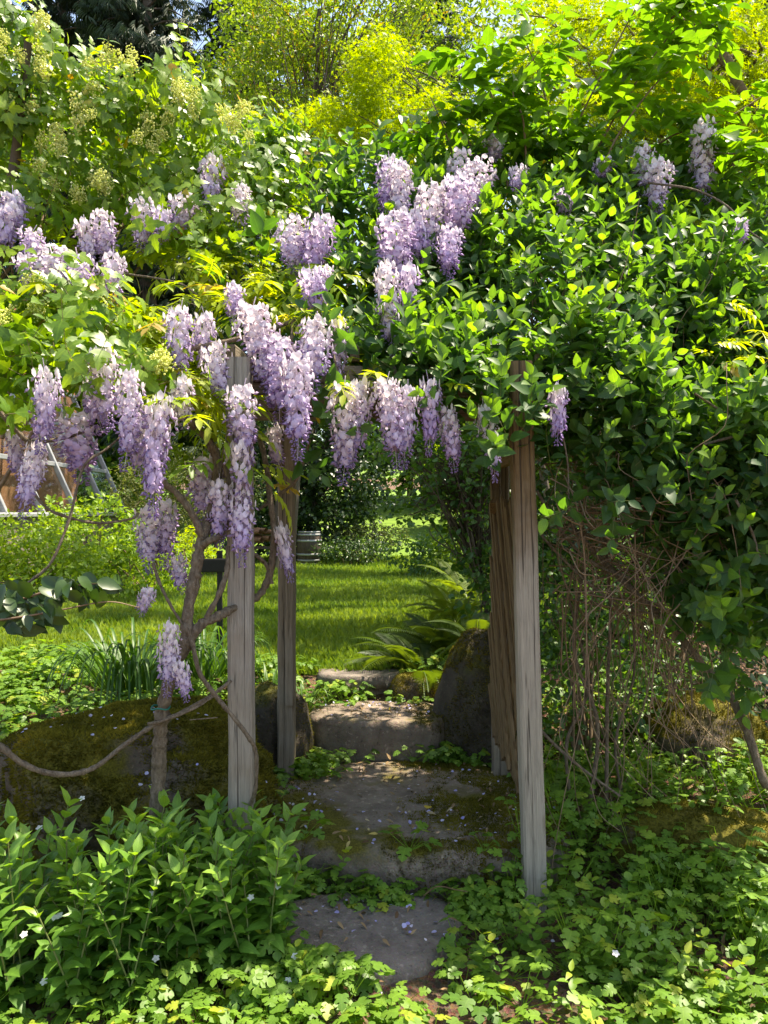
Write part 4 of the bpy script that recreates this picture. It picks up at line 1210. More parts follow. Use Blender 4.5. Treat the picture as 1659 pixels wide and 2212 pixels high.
# airy tree behind the arbor
tree('airy_tree', 'open airy tree with small pointed leaves rising behind the middle of the arbor', 'tree', (-1.39, 11.0, .35), P(690, 20, 11.0), .07,
     [(P(600, 190, 11), (.75, .7, .6), 24), (P(760, 110, 11), (.8, .7, .7), 30), (P(560, 70, 11), (.8, .7, .7), 26), (P(690, 260, 11), (.9, .6, .4), 20), (P(850, 40, 11.2), (.8, .6, .6), 22), (P(900, -90, 11.2), (1.2, .8, .7), 20), (P(640, -60, 11), (1.2, .8, .8), 24), (P(680, 330, 11), (1.3, .6, .5), 26)],
     [LANCE[0], LANCE[1]], 'cherry', 58, .30, .08, flat=.8, upb=.3, var=(.5, .25), limb=.3, leaves=60)
tree('tall_leafy_tree', 'tall yellow-green tree filling the sky behind the airy tree', 'tree', (-2.5, 17.5, .35), (-1.6, 17.5, 11), .16,
     [((-1.8, 17.5, 11.0), (2.6, 1.6, 1.6), 150), ((1.2, 17.8, 10.4), (2.2, 1.5, 1.4), 110), ((-.5, 17.5, 13.0), (3.2, 1.6, 1.5), 120)], [DIAW, LANCE[0]], 'far', 44, .5, .13, flat=.7, var=(.75, .2), limb=.2)
tree('tall_leafy_tree', 'tall green tree filling the sky above the leafy shoots', 'tree', (5.6, 16.5, .35), (4.8, 16.5, 10.5), .16,
     [((4.4, 16.5, 10.2), (2.0, 1.5, 1.6), 110), ((6.6, 16.5, 11.0), (2.4, 1.5, 1.8), 110), ((3.2, 16.8, 12.6), (1.6, 1.2, 1.0), 30)], [DIAW, LANCE[0]], 'far', 44, .5, .13, flat=.7, var=(.55, .2), limb=.2)
# golden green small-leaved maples
tree('golden_maple', 'glowing yellow-green small-leaved maple behind the middle of the honeysuckle', 'tree', (2.3, 9.4, .4), P(1010, 250, 9.2), .06,
     [(P(850, 215, 8.8), (.62, .5, .70), 62), (P(800, 140, 8.9), (.30, .3, .45), 20), (P(760, 270, 8.8), (.5, .5, .35), 34), (P(930, 300, 8.8), (.8, .6, .45), 56), (P(660, 300, 9.2), (.7, .5, .4), 40)],
     [STAR], 'jap', 46, .21, .055, flat=.45, upb=1.0, var=(.6, .25), leaves=60)
tree('golden_maple', 'broad yellow-green small-leaved maple filling the top corner by the mossy branch', 'tree', (4.0, 7.4, .35), P(1640, 120, 7.0), .11,
     [(P(1560, 130, 6.6), (.8, .6, .8), 90), (P(1640, 330, 6.4), (.9, .6, .8), 110), (P(1480, 330, 6.8), (.8, .6, .7), 100), (P(1420, 80, 7.2), (.8, .6, .6), 60), (P(1600, 540, 6.4), (.9, .6, .7), 80), (P(1250, 150, 7.8), (.9, .6, .8), 90), (P(1120, 60, 8.2), (.6, .6, .5), 34), (P(1380, 230, 7.4), (.8, .6, .6), 60)],
     [STAR], 'jap', 46, .22, .056, barkm='mossbark', flat=.45, upb=1.0, var=(.55, .25), leaves=60)
tree('shade_tree', 'leafy tree behind the honeysuckle shading the lawn', 'tree', (4.4, 12.2, .35), (3.2, 11.8, 5.8), .10,
     [((1.8, 11.5, 6.0), (2.2, 1.7, .7), 150), ((1.2, 6.95, 4.9), (.8, .25, .25), 14), ((4.6, 13.5, 6.0), (1.5, 1.2, 1.2), 60)],
     [DIAW, LANCE[0]], 'cherry', 44, .34, .11, flat=.6, upb=.8, var=(.45, .25))
mb_ = empty('mossy_branch', P(1659, 260, 6.0), 'thick moss-furred branch slanting down out of the top corner', 'branch')
t_ = Tubes(); t_.add(catmull(np.array([P(*p) for p in [(1440, -40, 6.2), (1490, 30, 6.15), (1530, 75, 6.1), (1570, 130, 6.05), (1600, 190, 6.0), (1640, 240, 6.0), (1700, 300, 6.0), (1760, 420, 6.1)]]), 6), .028, .05, 8, .08); t_.obj('limb', M['mossbark'], mb_)
t_ = Tubes(); t_.add(catmull(np.array([P(*p) for p in [(1490, 30, 6.15), (1460, 60, 6.0), (1440, 130, 5.9)]]), 5), .014, .005, 6, .06); t_.obj('side_twig', M['mossbark'], mb_)
for pts in ([(1659, 250, 4.4), (1600, 330, 4.4), (1520, 390, 4.35), (1440, 430, 4.3)], [(1659, 310, 4.2), (1610, 350, 4.2), (1530, 380, 4.2)]):
    pass

# tall shoots of paired leaflets above the honeysuckle
ash = empty('leafy_shoots', P(1250, 500, 4.3), 'tall upright shoots with large drooping leaflets above the honeysuckle', 'shrub')
ab = Batch()
AST = [((1200, 460), (1235, 300), (1290, 180), (1350, 60), (1420, -60)), ((1180, 420), (1190, 280), (1160, 150), (1120, 60)), ((1100, 420), (1080, 300), (1060, 200), (1000, 130)), ((1000, 400), (960, 280), (930, 210)), ((1300, 420), (1320, 320), (1400, 200), (1480, 120)), ((1250, 400), (1330, 250), (1420, 110), (1500, 20)), ((1330, 400), (1440, 300), (1560, 260), (1659, 200)), ((1060, 430), (1020, 320), (980, 260)), ((1400, 380), (1500, 330), (1600, 330), (1680, 280)), ((1140, 400), (1130, 260), (1110, 190), (1180, 90)), ((1420, 420), (1520, 420), (1620, 360), (1690, 320)), ((1450, 40), (1480, 20), (1500, 30), (1520, 60))]
for i, pts in enumerate(AST):
    q = catmull(np.array([P(a, b, 4.55 - .05 * (i % 5)) for a, b in pts]), 7)
    t_ = Tubes(); t_.add(q, .008, .003, 5, .03); t_.obj('stem', M['twig'], ash)
    m_ = len(q)
    for j in range(5, m_, 2):
        for r_ in range(2):
            a = rng.uniform(0, 6.28)
            d = nrm(np.array([math.cos(a), math.sin(a) * .8 - .25, rng.uniform(-.2, .35)]))
            ab.add(BIGPIN[rng.integers(0, 4)], frames([q[j] + rng.normal(0, .03, 3)], d, nrm(np.array([0, -.1, 1]) + rng.normal(0, .25, 3)), rng.uniform(.18, .30)), np.clip(rng.normal(.55, .25), 0, 1))
kidleaves(ab, M['pin'], ash, 300, cell=30)


def conifer(name, label, x, y, h, spread, seed, zlo=4.0):
    t = empty(name, (x, y, float(ground_z(x, y))), label, 'tree', 'tall dark conifers behind the garden')
    tk = Tubes(); tk.add(np.array([(x, y, float(ground_z(x, y)) - .2), (x + .1, y, h * .5), (x, y, h)]), .42, .05, 9); tk.obj('trunk', M['bark'], t)
    sp = []
    for i in range(11):
        a = (i - 5) * .16
        sp.append((DIA, frames([(0, i * .08, 0)], (math.sin(a * 3), .35, -.9), (0, 1, .3), .42)[0] @ np.diag([.36, 1, 1, 1])))
    spray = merge(sp); b = Batch(); br = Tubes(); pos, dirs = [], []
    z = zlo
    while z < h - .5:
        f = (1 - (z - zlo) / (h - zlo)); nb = 7
        for q in range(nb):
            a = rng.uniform(0, 6.28); Lb = spread * (.25 + .75 * f) * rng.uniform(.7, 1.1)
            dr = np.array([math.cos(a), math.sin(a), 0]); e = np.array([x, y, z]) + dr * Lb + np.array([0, 0, -Lb * .22])
            md = np.array([x, y, z]) + dr * Lb * .5 + np.array([0, 0, Lb * .04])
            pts = catmull([np.array([x, y, z]), md, e], 6); br.add(pts, .05, .012, 4)
            k = int(Lb * 10)
            tt = rng.uniform(.12, 1, k); pp = pts[(tt * (len(pts) - 1)).astype(int)] + rng.normal(0, .16, (k, 3)) * np.array([1, 1, .5])
            pos.append(pp); dirs.append(nrm(dr + rng.normal(0, .55, (k, 3)) * np.array([1, 1, .2])))
        z += .62
    pos, dirs = np.concatenate(pos), np.concatenate(dirs)
    b.add(spray, frames(pos, dirs, (0, 0, 1.0), rng.uniform(.45, .95, len(pos))), np.clip(rng.normal(.45, .25, len(pos)), 0, 1))
    b.obj('crown', M['needle'], t, 'stuff'); br.obj('branches', M['bark'], t)


conifer('conifer_tree', 'dark drooping conifer behind the maple near the top corner', -12.2, 29, 30, 4.2, 1)
conifer('conifer_tree', 'dark drooping conifer seen through the top of the open airy tree', -6.4, 33, 32, 4.6, 2)
conifer('conifer_tree', 'dark drooping conifer between the maple and the airy tree', -9.6, 27, 27, 4.0, 3)
conifer('conifer_tree', 'dark conifer behind the golden maple and bare twigs', 2.2, 38, 34, 4.6, 4)
conifer('conifer_tree', 'dark conifer showing at the far upper corner past the mossy branch', 13.8, 27, 26, 4.4, 5)

conifer('conifer_tree', 'dark drooping conifer closing the gap above the maple flower clusters', -7.9, 25.5, 25, 3.8, 6)
# bare pale twigs against the sky
bt_ = empty('bare_tree', (6.5, 22, .3), 'half-bare tree with pale twigs against the sky', 'tree')
tk = Tubes(); tk.add(catmull([(7.2, 22, .2), (6.6, 22, 6), (5.4, 22, 11), (4.6, 22, 17)], 8), .16, .04, 8, .04); tk.obj('trunk', M['bark'], bt_)
br = Tubes(); bb = Batch()
for k in range(44):
    s_ = np.array([rng.uniform(4.6, 6.2), 22 + rng.normal(0, .3), rng.uniform(8, 16.5)])
    a = rng.uniform(-1, 1) * math.pi; e = s_ + np.array([math.cos(a) * rng.uniform(1, 3.2), math.sin(a), rng.uniform(-.4, 1.8)])
    pts = catmull([s_, (s_ + e) / 2 + rng.normal(0, .25, 3), e], 5); br.add(pts, .04, .008, 4, .05)
    for j in range(4):
        q = pts[rng.integers(4, len(pts))]; f = q + rng.normal(0, .55, 3) + np.array([0, 0, .1]); br.add(catmull([q, (q + f) / 2 + rng.normal(0, .08, 3), f], 3), .013, .004, 3)
        if k % 2: clump([f], .25, 8, .10, [DIA], b=bb)
br.obj('branches', M['vine'], bt_); bb.obj('crown', M['cherry'], bt_, 'stuff')

# dark evergreen behind the barrel, and what closes the view
tree('dark_evergreen', 'big dark evergreen shrub standing behind the wooden barrel', 'shrub', (-2.0, 20.6, .28), (-1.9, 20.6, 3.6), .12,
     [((-1.7, 20.4, 2.2), (2.0, 1.3, 2.1), 200), ((-2.6, 20.6, 4.0), (2.2, 1.4, 1.8), 130), ((-3.2, 19.8, 1.7), (1.6, 1.0, 1.5), 90)], [DIAW], 'dark', 42, .42, .13, flat=.8, upb=.5, shell=.35)
tree('round_leaf_tree', 'slender young tree with round leaves and forked stem beyond the lattice', 'tree', P(1078, 1425, 6.6), P(975, 1010, 6.8), .030,
     [(P(975, 1010, 6.8), (.42, .5, .32), 42), (P(1040, 1110, 6.6), (.3, .4, .4), 34), (P(920, 1090, 6.9), (.26, .4, .18), 14), (P(1060, 960, 6.8), (.4, .5, .3), 34), (P(1040, 1260, 6.5), (.22, .3, .3), 20), (P(880, 950, 7.0), (.5, .4, .2), 24)],
     ROUND, 'snow', 16, .17, .052, flat=.5, upb=1.0, limb=1.0, leaves=150)
FT = [(-16, 30, 9, 4.2, .2), (-20, 42, 13, 5.5, .35), (-11, 40, 12, 5, .6), (-5, 46, 12, 5, .7), (1.5, 44, 10, 4.2, .75), (6, 40, 9, 4.0, .7), (11, 36, 10, 4.5, .5), (17, 40, 12, 5, .4), (24, 38, 13, 6, .5), (-28, 40, 14, 6, .4), (9, 27, 7, 3.0, .45), (14, 22, 7, 3.2, .35), (-9.5, 24, 6.5, 2.8, .4), (4.0, 30, 5.0, 2.2, .8)]
FL_ = ['wide far tree behind the glasshouse roof', 'tall far tree in the wood beyond the glasshouse', 'far tree over the left half of the lawn', 'pale far tree straight beyond the dark evergreen', 'bright far tree at the end of the distant lawn', 'light green far tree past the young round-leaved tree', 'far tree behind the lattice side of the arbor', 'tall far tree behind the honeysuckle', 'far tree at the outermost side past the honeysuckle', 'far tree at the outermost side past the maple', 'small far tree behind the fern bank', 'dark far tree behind the honeysuckle stems', 'small far tree beside the glasshouse end', 'low bright tree in the gap beside the dark evergreen']
for (x, y, h, r_, v_), lb_ in zip(FT, FL_):
    gz = float(ground_z(x, y))
    tree('far_tree', lb_, 'tree', (x, y, gz), (x, y, gz + h * .7), .2, [((x, y, gz + h * .58), (r_, r_ * .7, h * .42), 150), ((x + rng.normal(0, 1), y - .8, gz + h * .3), (r_ * .9, r_ * .6, h * .26), 90)], [DIAW], 'far', 26, .8, .26, flat=.7, var=(v_, .2), group='trees beyond the lawn', limb=.1, shell=.6)


def bush(name, label, c, r_, n, per, size, mat, tms, rad=.22, var=(.5, .25), cat='shrub', group=None, flat=.7, stems=8):
    t = empty(name, (c[0], c[1], float(ground_z(c[0], c[1]))), label, cat, group)
    gz = float(ground_z(c[0], c[1]))
    cs = in_ell(c, r_, n, .35); cs = cs[cs[:, 2] > gz + .05]
    clump(cs, rad, per, size, tms, flat, .6, var).obj('foliage', M[mat], t, 'stuff')
    tb_ = Tubes()
    for q in cs[rng.permutation(len(cs))[:stems]]:
        tb_.add(catmull([(c[0] + rng.normal(0, r_[0] * .2), c[1] + rng.normal(0, .1), gz - .03), (np.array(c) + q) / 2, q], 5), .012, .004, 4)
    tb_.obj('stems', M['twig'], t, 'stuff')
    return t


LD = [LANCE[0], DIA, DIAW]
bush('bright_shrub', 'bright green leafy shrub in the bed before the glasshouse, nearest its sill', P(60, 1200, 10.2), (1.0, .6, .50), 120, 22, .085, 'bed', LD, var=(.6, .25))
bush('bright_shrub', 'bright green leafy shrub before the glasshouse bars, taller one in the middle', P(190, 1160, 11.2), (.9, .6, .62), 120, 22, .085, 'bed', LD, var=(.55, .25))
bush('bright_shrub', 'low bright plants at the lawn edge under the hanging dark racemes', P(300, 1225, 10.8), (.95, .5, .42), 90, 22, .075, 'bed', LD, var=(.65, .25))
bush('bright_shrub', 'low pale green plants at the lawn edge by the picture side', P(90, 1250, 9.6), (1.1, .5, .35), 90, 22, .075, 'bed', LD, var=(.7, .25))
bush('rounded_shrub', 'rounded grey-green shrub between the glasshouse and the wisteria trunk', P(345, 1090, 14), (.95, .8, 1.05), 190, 30, .06, 'grey', [DIA], .2, (.55, .25))
bush('rounded_shrub', 'grey-green shrub mostly hidden behind the wisteria fork', P(460, 1060, 15.5), (1.0, .8, 1.2), 150, 30, .07, 'grey', [DIA], .22, (.5, .25))
bush('bed_plant', 'yellow-green plant glowing behind the wisteria fork', P(415, 1180, 12.5), (.45, .35, .4), 40, 18, .07, 'jap', [DIA], .15, (.8, .2))
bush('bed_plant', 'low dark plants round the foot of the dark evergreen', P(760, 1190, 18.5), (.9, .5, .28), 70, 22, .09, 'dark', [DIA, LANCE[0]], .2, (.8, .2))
bush('bed_plant', 'brownish twiggy perennials beside the distant lawn', P(800, 1165, 19.5), (1.0, .5, .40), 70, 22, .08, 'grey', [DIA], .2, (.35, .2))
bush('bed_plant', 'dark leafy plants beneath the young round-leaved tree', P(960, 1200, 15), (1.1, .6, .45), 80, 22, .09, 'snow', [DIAW], .22, (.6, .25))
bush('shade_shrub', 'shaded small-leaved shrub behind the leaning front post', (1.15, 4.35, .75), (.45, .4, .70), 150, 13, .034, 'snow', ROUND, .14, (.5, .3))
bush('shade_shrub', 'shaded small-leaved shrub behind the leaning branch', (1.75, 4.7, .85), (.5, .4, .75), 130, 13, .036, 'snow', ROUND, .15, (.4, .3))
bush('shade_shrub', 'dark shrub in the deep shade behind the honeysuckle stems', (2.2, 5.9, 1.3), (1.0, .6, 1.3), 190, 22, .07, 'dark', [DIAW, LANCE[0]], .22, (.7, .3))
bush('shade_shrub', 'dark shrub behind the lattice and its boulder', (1.35, 5.9, .95), (.5, .5, .7), 110, 18, .06, 'snow', [DIAW], .2, (.35, .3))
bush('shade_shrub', 'dark shrub at the picture edge behind the mossy rocks', (2.6, 4.6, .9), (.5, .5, .9), 120, 20, .06, 'dark', [DIAW], .2, (.8, .3))
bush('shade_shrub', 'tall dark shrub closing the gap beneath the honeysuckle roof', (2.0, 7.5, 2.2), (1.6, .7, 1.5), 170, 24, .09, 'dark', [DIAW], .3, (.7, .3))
bush('shade_shrub', 'light green shrub beyond the fern bank beside the lawn', P(1040, 1180, 10.5), (.7, .5, .7), 90, 20, .07, 'far', [DIAW], .2, (.6, .25))

# leafy branch reaching in at the left; its shade is put into the leaf colour
dbr = empty('shaded_branch', P(0, 1300, 2.5), 'branch of oval leaves, coloured dark for shade, reaching in over the lawn', 'branch')
t_ = Tubes(); q = catmull(np.array([P(*p) for p in [(-60, 1330, 2.5), (30, 1300, 2.5), (110, 1275, 2.52), (190, 1262, 2.55), (262, 1262, 2.58)]]), 8); t_.add(q, .005, .002, 5, .04)
t_.add(catmull(np.array([P(*p) for p in [(-60, 1345, 2.45), (30, 1335, 2.45), (120, 1320, 2.48), (230, 1300, 2.5), (300, 1312, 2.55)]]), 8), .004, .0015, 5, .04)
t_.obj('stem', M['twig'], dbr)
db = Batch()
uv = np.concatenate([ipoly([(-10, 1255), (100, 1245), (180, 1240), (235, 1250), (200, 1290), (110, 1300), (130, 1330), (20, 1370), (-10, 1370)], 100), [(258, 1268), (243, 1250), (225, 1275)]])
pos = np.array([P(a, b, rng.uniform(2.45, 2.62)) for a, b in uv]); n = len(pos)
a = rng.uniform(0, 6.28, n)
db.add(OVATE[1], frames(pos, np.stack([np.cos(a) * .7 + .4, np.sin(a) * .5, rng.uniform(-.9, -.1, n)], -1), jit(np.tile([.1, -.9, .35], (n, 1)), .3), rng.uniform(.055, .085, n)), np.clip(rng.normal(.85, .12, n), 0, 1))
kidleaves(db, M['dark'], dbr, 300, cell=8)


# ------------------------------------------------------------------ ferns and strap-leaved clumps
def frond_tm(seed, droop=.6, n=34):
    r = np.random.default_rng(seed); parts = []
    cv = lambda t: np.array([0, t * (1 - .18 * t), .55 * t - droop * t * t * 1.2])
    for i in range(n):
        t = .12 + .88 * i / n; p = cv(t); tv = nrm(cv(t + .02) - cv(t - .02))
        ln = .17 * math.sin(math.pi * min(1, (t * .9 + .12))) ** .8 * r.uniform(.9, 1.1)
        for s in (-1, 1):
            d = np.array([s, 0, 0]) + tv * .35 + np.array([0, 0, -.12])
            m_ = frames([p], d, np.array([0, -.3, 1.0]), ln)[0] @ np.diag([.25, 1, .6, 1])
            parts.append((DIA, m_))
    rv, rf = [], []
    for i in range(9):
        p = cv(i / 8); rv += [p + (-.005, 0, 0), p + (.005, 0, 0)]
    for i in range(8): rf += [(2 * i, 2 * i + 1, 2 * i + 3), (2 * i, 2 * i + 3, 2 * i + 2)]
    parts.append(((np.array(rv), np.array(rf), np.zeros((len(rv), 2))), np.eye(4)))
    return merge(parts)


FR = [frond_tm(k, .45 + .15 * (k % 3)) for k in range(4)]


def fern(label, base, n, L_, var, lean=(0, 0)):
    t = empty('fern', base, label, 'fern', 'ferns beside the steps and lawn')
    for i in range(n):
        a = i * 2.4 + rng.normal(0, .3)
        d = np.array([math.cos(a) + lean[0], math.sin(a) + lean[1], rng.uniform(.1, .9)])
        dh = np.array([d[0], d[1], 0]); dh /= max(.05, np.linalg.norm(dh))
        el = rng.uniform(.0, .75)
        dd = dh * math.cos(el) + np.array([0, 0, math.sin(el)])
        Mx = frames([np.asarray(base, float) + dh * .02], dd, np.array([0, 0, 1.0]) - dd * dd[2], L_ * rng.uniform(.75, 1.15))[0]
        leaf_objects([(FR[rng.integers(0, 4)], Mx, np.clip(var + rng.normal(0, .12), 0, 1))], M['fern'], t, 'frond')


fern('sword fern with dark arching fronds between the top step and the upright boulder', P(905, 1470, 5.35), 26, .66, .18, (-.5, -.1))
fern('sword fern arching over the lawn edge behind the first fern', P(960, 1420, 5.9), 24, .70, .25, (-.45, -.1))
fern('glowing yellow-green fern standing upright in the sun beyond the boulder', P(985, 1345, 7.2), 22, .62, .95, (-.1, 0))
fern('small fern at the lawn edge nearest the top step', P(835, 1465, 5.5), 10, .42, .3, (-.4, -.2))
fern('fern under the young round-leaved tree, farthest back', P(1010, 1290, 8.2), 12, .7, .8, (-.2, 0))
fern('fern with broad bluish fronds behind the upright boulder', P(1030, 1395, 5.2), 8, .45, .2, (-.2, 0))


def strap_tm(seed, n=8, droop=.5, wd=.0115):
    V, Fc, U = [], [], []
    for i in range(n + 1):
        t = i / n; y = t * (1 - .30 * droop * t); z = .9 * t - droop * 1.15 * t ** 2.6
        h = wd * (1 - t ** 2.2) + .001
        V += [(-h, y * .62, z + .35 * h), (0, y * .62, z), (h, y * .62, z + .35 * h)]; U += [(-1, t), (0, t), (1, t)]
    for i in range(n):
        a = 3 * i; b = a + 3
        Fc += [(a, a + 1, b + 1), (a, b + 1, b), (a + 1, a + 2, b + 2), (a + 1, b + 2, b + 1)]
    return np.array(V, float), np.array(Fc), np.array(U, float)


ST = [strap_tm(k, 9, .55 + .17 * k) for k in range(4)]


def straps(label, base, n, L_, spread, var=.4, keep=None):
    t = empty('strap_leaf_plant', base, label, 'plant', 'clumps of strap-leaved plants')
    ch = []
    for i in range(n):
        a = rng.uniform(0, 6.28); off = np.array([math.cos(a), math.sin(a), 0]) * spread * math.sqrt(rng.random())
        d = np.array([math.cos(a), math.sin(a), 0]) + rng.normal(0, .25, 3) * np.array([1, 1, 0])
        Mx = frames([np.asarray(base) + off - np.array([0, 0, .02])], d, (0, 0, 1.0), L_ * rng.uniform(.6, 1.12))[0]
        ch.append((ST[rng.integers(0, 4)], Mx, np.clip(rng.normal(var, .2), 0, 1)))
    leaf_objects(ch, M['strap'], t, 'blade')


straps('broad clump of arching strap leaves behind the mossy boulder', P(290, 1470, 4.7), 150, .80, .24, .2)
straps('strap-leaved clump between the wisteria trunk and the grey front post', P(440, 1450, 4.75), 95, .74, .16, .25)
straps('narrow tuft of strap leaves beside the back post', P(655, 1520, 4.62), 26, .42, .08, .6)
straps('small tuft of strap leaves between the two posts', P(585, 1500, 4.75), 22, .5, .08, .5)


# ------------------------------------------------------------------ leafy perennials in front
PS = [pair_shoot(100 + k, .46, 14, .078, .060, LANCEW, .25, 2, 1.0, .3, .75, .06) for k in range(6)]


def perennial(label, spots, smin, smax, maxobj=300):
    t = empty('leafy_perennial', (np.mean([s[0] for s in spots]), np.mean([s[1] for s in spots]), 0), label, 'plant', 'leafy upright perennials left of the steps')
    spots = sorted(spots, key=lambda s: s[1]); cnt = 0; rest = Batch(); rst = Tubes()
    for x, y in spots:
        leaves, pts = PS[rng.integers(0, len(PS))]
        s_ = rng.uniform(smin, smax)
        d = nrm(np.array([rng.normal(0, .16), rng.normal(-.06, .16), 1.0])); xx = nrm(np.cross(d, rng.normal(0, 1, 3)))
        A = frames([(x, y, float(ground_z(x, y)) - .02)], xx, d, s_)[0]
        dv = rng.normal(0, .08)
        tb_ = Tubes(); tb_.add(pts @ A[:3, :3].T + A[:3, 3], .0036, .002, 5)
        if cnt + len(leaves) <= maxobj:
            so = tb_.obj('stem', M['stemg'], t)
            leaf_objects([(tm, A @ Ml, np.clip(v_ + dv, 0, 1)) for tm, Ml, v_ in leaves], M['peren'], so)
            cnt += len(leaves)
        else:
            rst.add(pts @ A[:3, :3].T + A[:3, 3], .0036, .002, 4)
            for tm, Ml, v_ in leaves: rest.add(tm, A @ Ml, np.clip(v_ + dv, 0, 1))
    if rest.items:
        rest.obj('foliage', M['peren'], t, 'stuff'); rst.obj('stems', M['stemg'], t, 'stuff')


def spots(u0, u1, y0, y1, n, mind=.055):
    out = []
    for _ in range(4000):
        if len(out) >= n: break
        Y = rng.uniform(y0, y1); x = (rng.uniform(u0, u1) - 829.5) / F * Y
        if all((x - a) ** 2 + (Y - b) ** 2 > mind ** 2 for a, b in out): out.append((x, Y))
    return out


perennial('large dense clump of leafy upright stems at the foot of the grey front post', spots(290, 605, 2.68, 3.06, 66, .036) + spots(330, 590, 2.60, 2.74, 12, .04), .80, 1.16)
perennial('sun-dappled clump of pale leafy upright stems before the large clump', spots(120, 320, 2.44, 2.72, 28, .04), .92, 1.18)
perennial('clump of leafy upright stems cut by the picture side', spots(-60, 75, 2.45, 2.75, 14, .045), 1.05, 1.3)
perennial('few small leafy stems against the mossy boulder', spots(65, 130, 2.95, 3.1, 4), .65, .85)

# ------------------------------------------------------------------ low ground cover
STALK = (np.array([(-.012, 0, 0), (.012, 0, 0), (.008, 1, 0), (-.008, 1, 0)], float), np.array([(0, 1, 2), (0, 2, 3)]), np.array([(0, 0), (0, 0), (0, 1), (0, 1)], float))


def cover_plant(seed, n, hmin, hmax, ls):
    r = np.random.default_rng(seed); out = []
    for i in range(n):
        a = i * 2.4 + r.normal(0, .4); h = r.uniform(hmin, hmax); ro = r.uniform(.02, .085) + .25 * (hmax - h)
        p = np.array([math.cos(a) * ro, math.sin(a) * ro, h])
        d = np.array([math.cos(a), math.sin(a), r.uniform(-.45, .3)]); up = np.array([math.cos(a) * .3, math.sin(a) * .3, 1.0]) + r.normal(0, .2, 3)
        s = ls * r.uniform(.65, 1.15)
        out.append((CUT[r.integers(0, 2)], frames([p], d, up, s)[0], float(np.clip(r.normal(.45, .2) + (.5 if r.random() < .03 else 0), 0, 1))))
        L_ = np.linalg.norm(p); out.append((STALK, frames([(0, 0, 0)], p, (math.sin(a), -math.cos(a), 0), L_)[0] @ np.diag([.012 / L_ * 10, 1, 1, 1]), .5))
    return out


CP = [cover_plant(k, 11, .03, .11, .050) for k in range(6)]
CPT = [cover_plant(40 + k, 12, .06, .22, .048) for k in range(5)]


def on_stone(x, y, grow=.93):
    p = np.stack([x, y], -1); r_ = np.zeros(len(p), bool)
    for s_, g_ in ((SLAB0, 1.16), (SLAB1, 1.0), (SLAB2, 1.0), (SLAB3, 1.0)):
        c = s_.mean(0); r_ |= inpoly(p, c + (s_ - c) * grow * g_) & ((g_ < 1.1) | (p[:, 1] < 3.0) | inpoly(p, s_))
    return r_


n = 3300
x = rng.uniform(-2.9, 2.4, n); y = 2.25 + 3.7 * rng.random(n) ** 1.25
keep = ~on_stone(x, y) & (np.abs(x) < .56 * y + .1)
bare = snoise(x, y, 21, 1.9) + .5 * snoise(x, y, 22, 5)
path = (np.abs(x) < .55) & (y > 4.35)
# bare soil: bottom right, bottom left corner, under the honeysuckle, behind the big slab
dens = np.where(bare > .18, .25, 1.0)
dens = np.where((y < 2.62) & (x > .02) & (x < .75) & (bare > -.25), .22, dens)
dens = np.where((y < 2.5) & (x < -1.0), .35, dens)
dens = np.where((y > 3.5) & (x > .9), .40, dens)
dens = np.where(((x + 1.1) / .8) ** 2 + ((y - 3.62) / .5) ** 2 < .8, 0, dens)
dens = np.where(path, .35, dens)
dens = np.where((x > -.55) & (x < .6) & (y > 3.15) & (y < 4.4), .6, dens)
dens = np.where((x < -.6) & (y > 4.15), 1.0, dens)
edge = (y > 3.02) & (y < 3.22) & (np.abs(x + .28) < .22) | (y > 3.0) & (y < 3.2) & (np.abs(x - .33) < .22)
dens = np.where(edge, 1.0, dens)
dens = np.where(y > lawn_front(x) + .1, 0, dens)
dens = np.where(y < 2.72, dens * .72, dens)
dens = np.where((y < 2.68) & (x > -.2) & (x < .36), .26, dens)
dens = np.where((x - .60) ** 2 + (y - 2.92) ** 2 < .03, .10, dens)
keep &= rng.random(n) < dens
x, y = x[keep], y[keep]
# plants rooted along the joints of the steps and at the post feet
for x0_, x1_, yy0_, yy1_, c_ in ((-.60, -.24, 4.10, 4.42, 26), (.30, .58, 4.24, 4.44, 12), (-.16, .13, 3.10, 3.19, 11), (-.48, -.26, 3.10, 3.36, 12), (-.40, -.1, 4.92, 5.06, 8), (.30, .48, 3.0, 3.12, 8)):
    x = np.r_[x, rng.uniform(x0_, x1_, c_)]; y = np.r_[y, rng.uniform(yy0_, yy1_, c_)]
n = len(x)
tall = (x > .45) & (y > 2.62) & (y < 3.9) & (rng.random(n) < .75)
pos = np.stack([x, y, np.where(inpoly(np.stack([x, y], -1), SLAB1), .18, ground_z(x, y) - .004)], -1)
a = rng.uniform(0, 6.28, n); d = np.stack([np.cos(a), np.sin(a), 0 * a], -1)
up = jit(np.tile([0, -.05, 1.0], (n, 1)), .08)
fr_ = frames(pos, d, up, rng.uniform(.75, 1.3, n)); vv = np.clip(rng.normal(0, .10, n), -.3, .3)
k = rng.integers(0, 5, n)
order = np.argsort(y); indiv = set()
for i in order:
    if len(indiv) >= 48: break
    if abs(x[i]) < .47 * y[i] and y[i] > 2.36: indiv.add(int(i))
cb = Batch()
mask = np.ones(n, bool); mask[list(indiv)] = False
for q in range(5):
    for arr, mm in ((CP, ~tall), (CPT, tall)):
        m_ = mask & mm & (k == q)
        if m_.any():
            for tm, Ml, v_ in arr[q]: cb.add(tm, fr_[m_] @ Ml, np.clip(v_ + vv[m_], 0, 1))
WS = [pair_shoot(200 + q, .17, 6, .040, .026, ROUND, .25, 2, .9, .3, .5, .12) for q in range(4)] + [pair_shoot(220 + q, .14, 5, .050, .034, LANCEW, .25, 2, .9, .35, .5, .12) for q in range(3)]
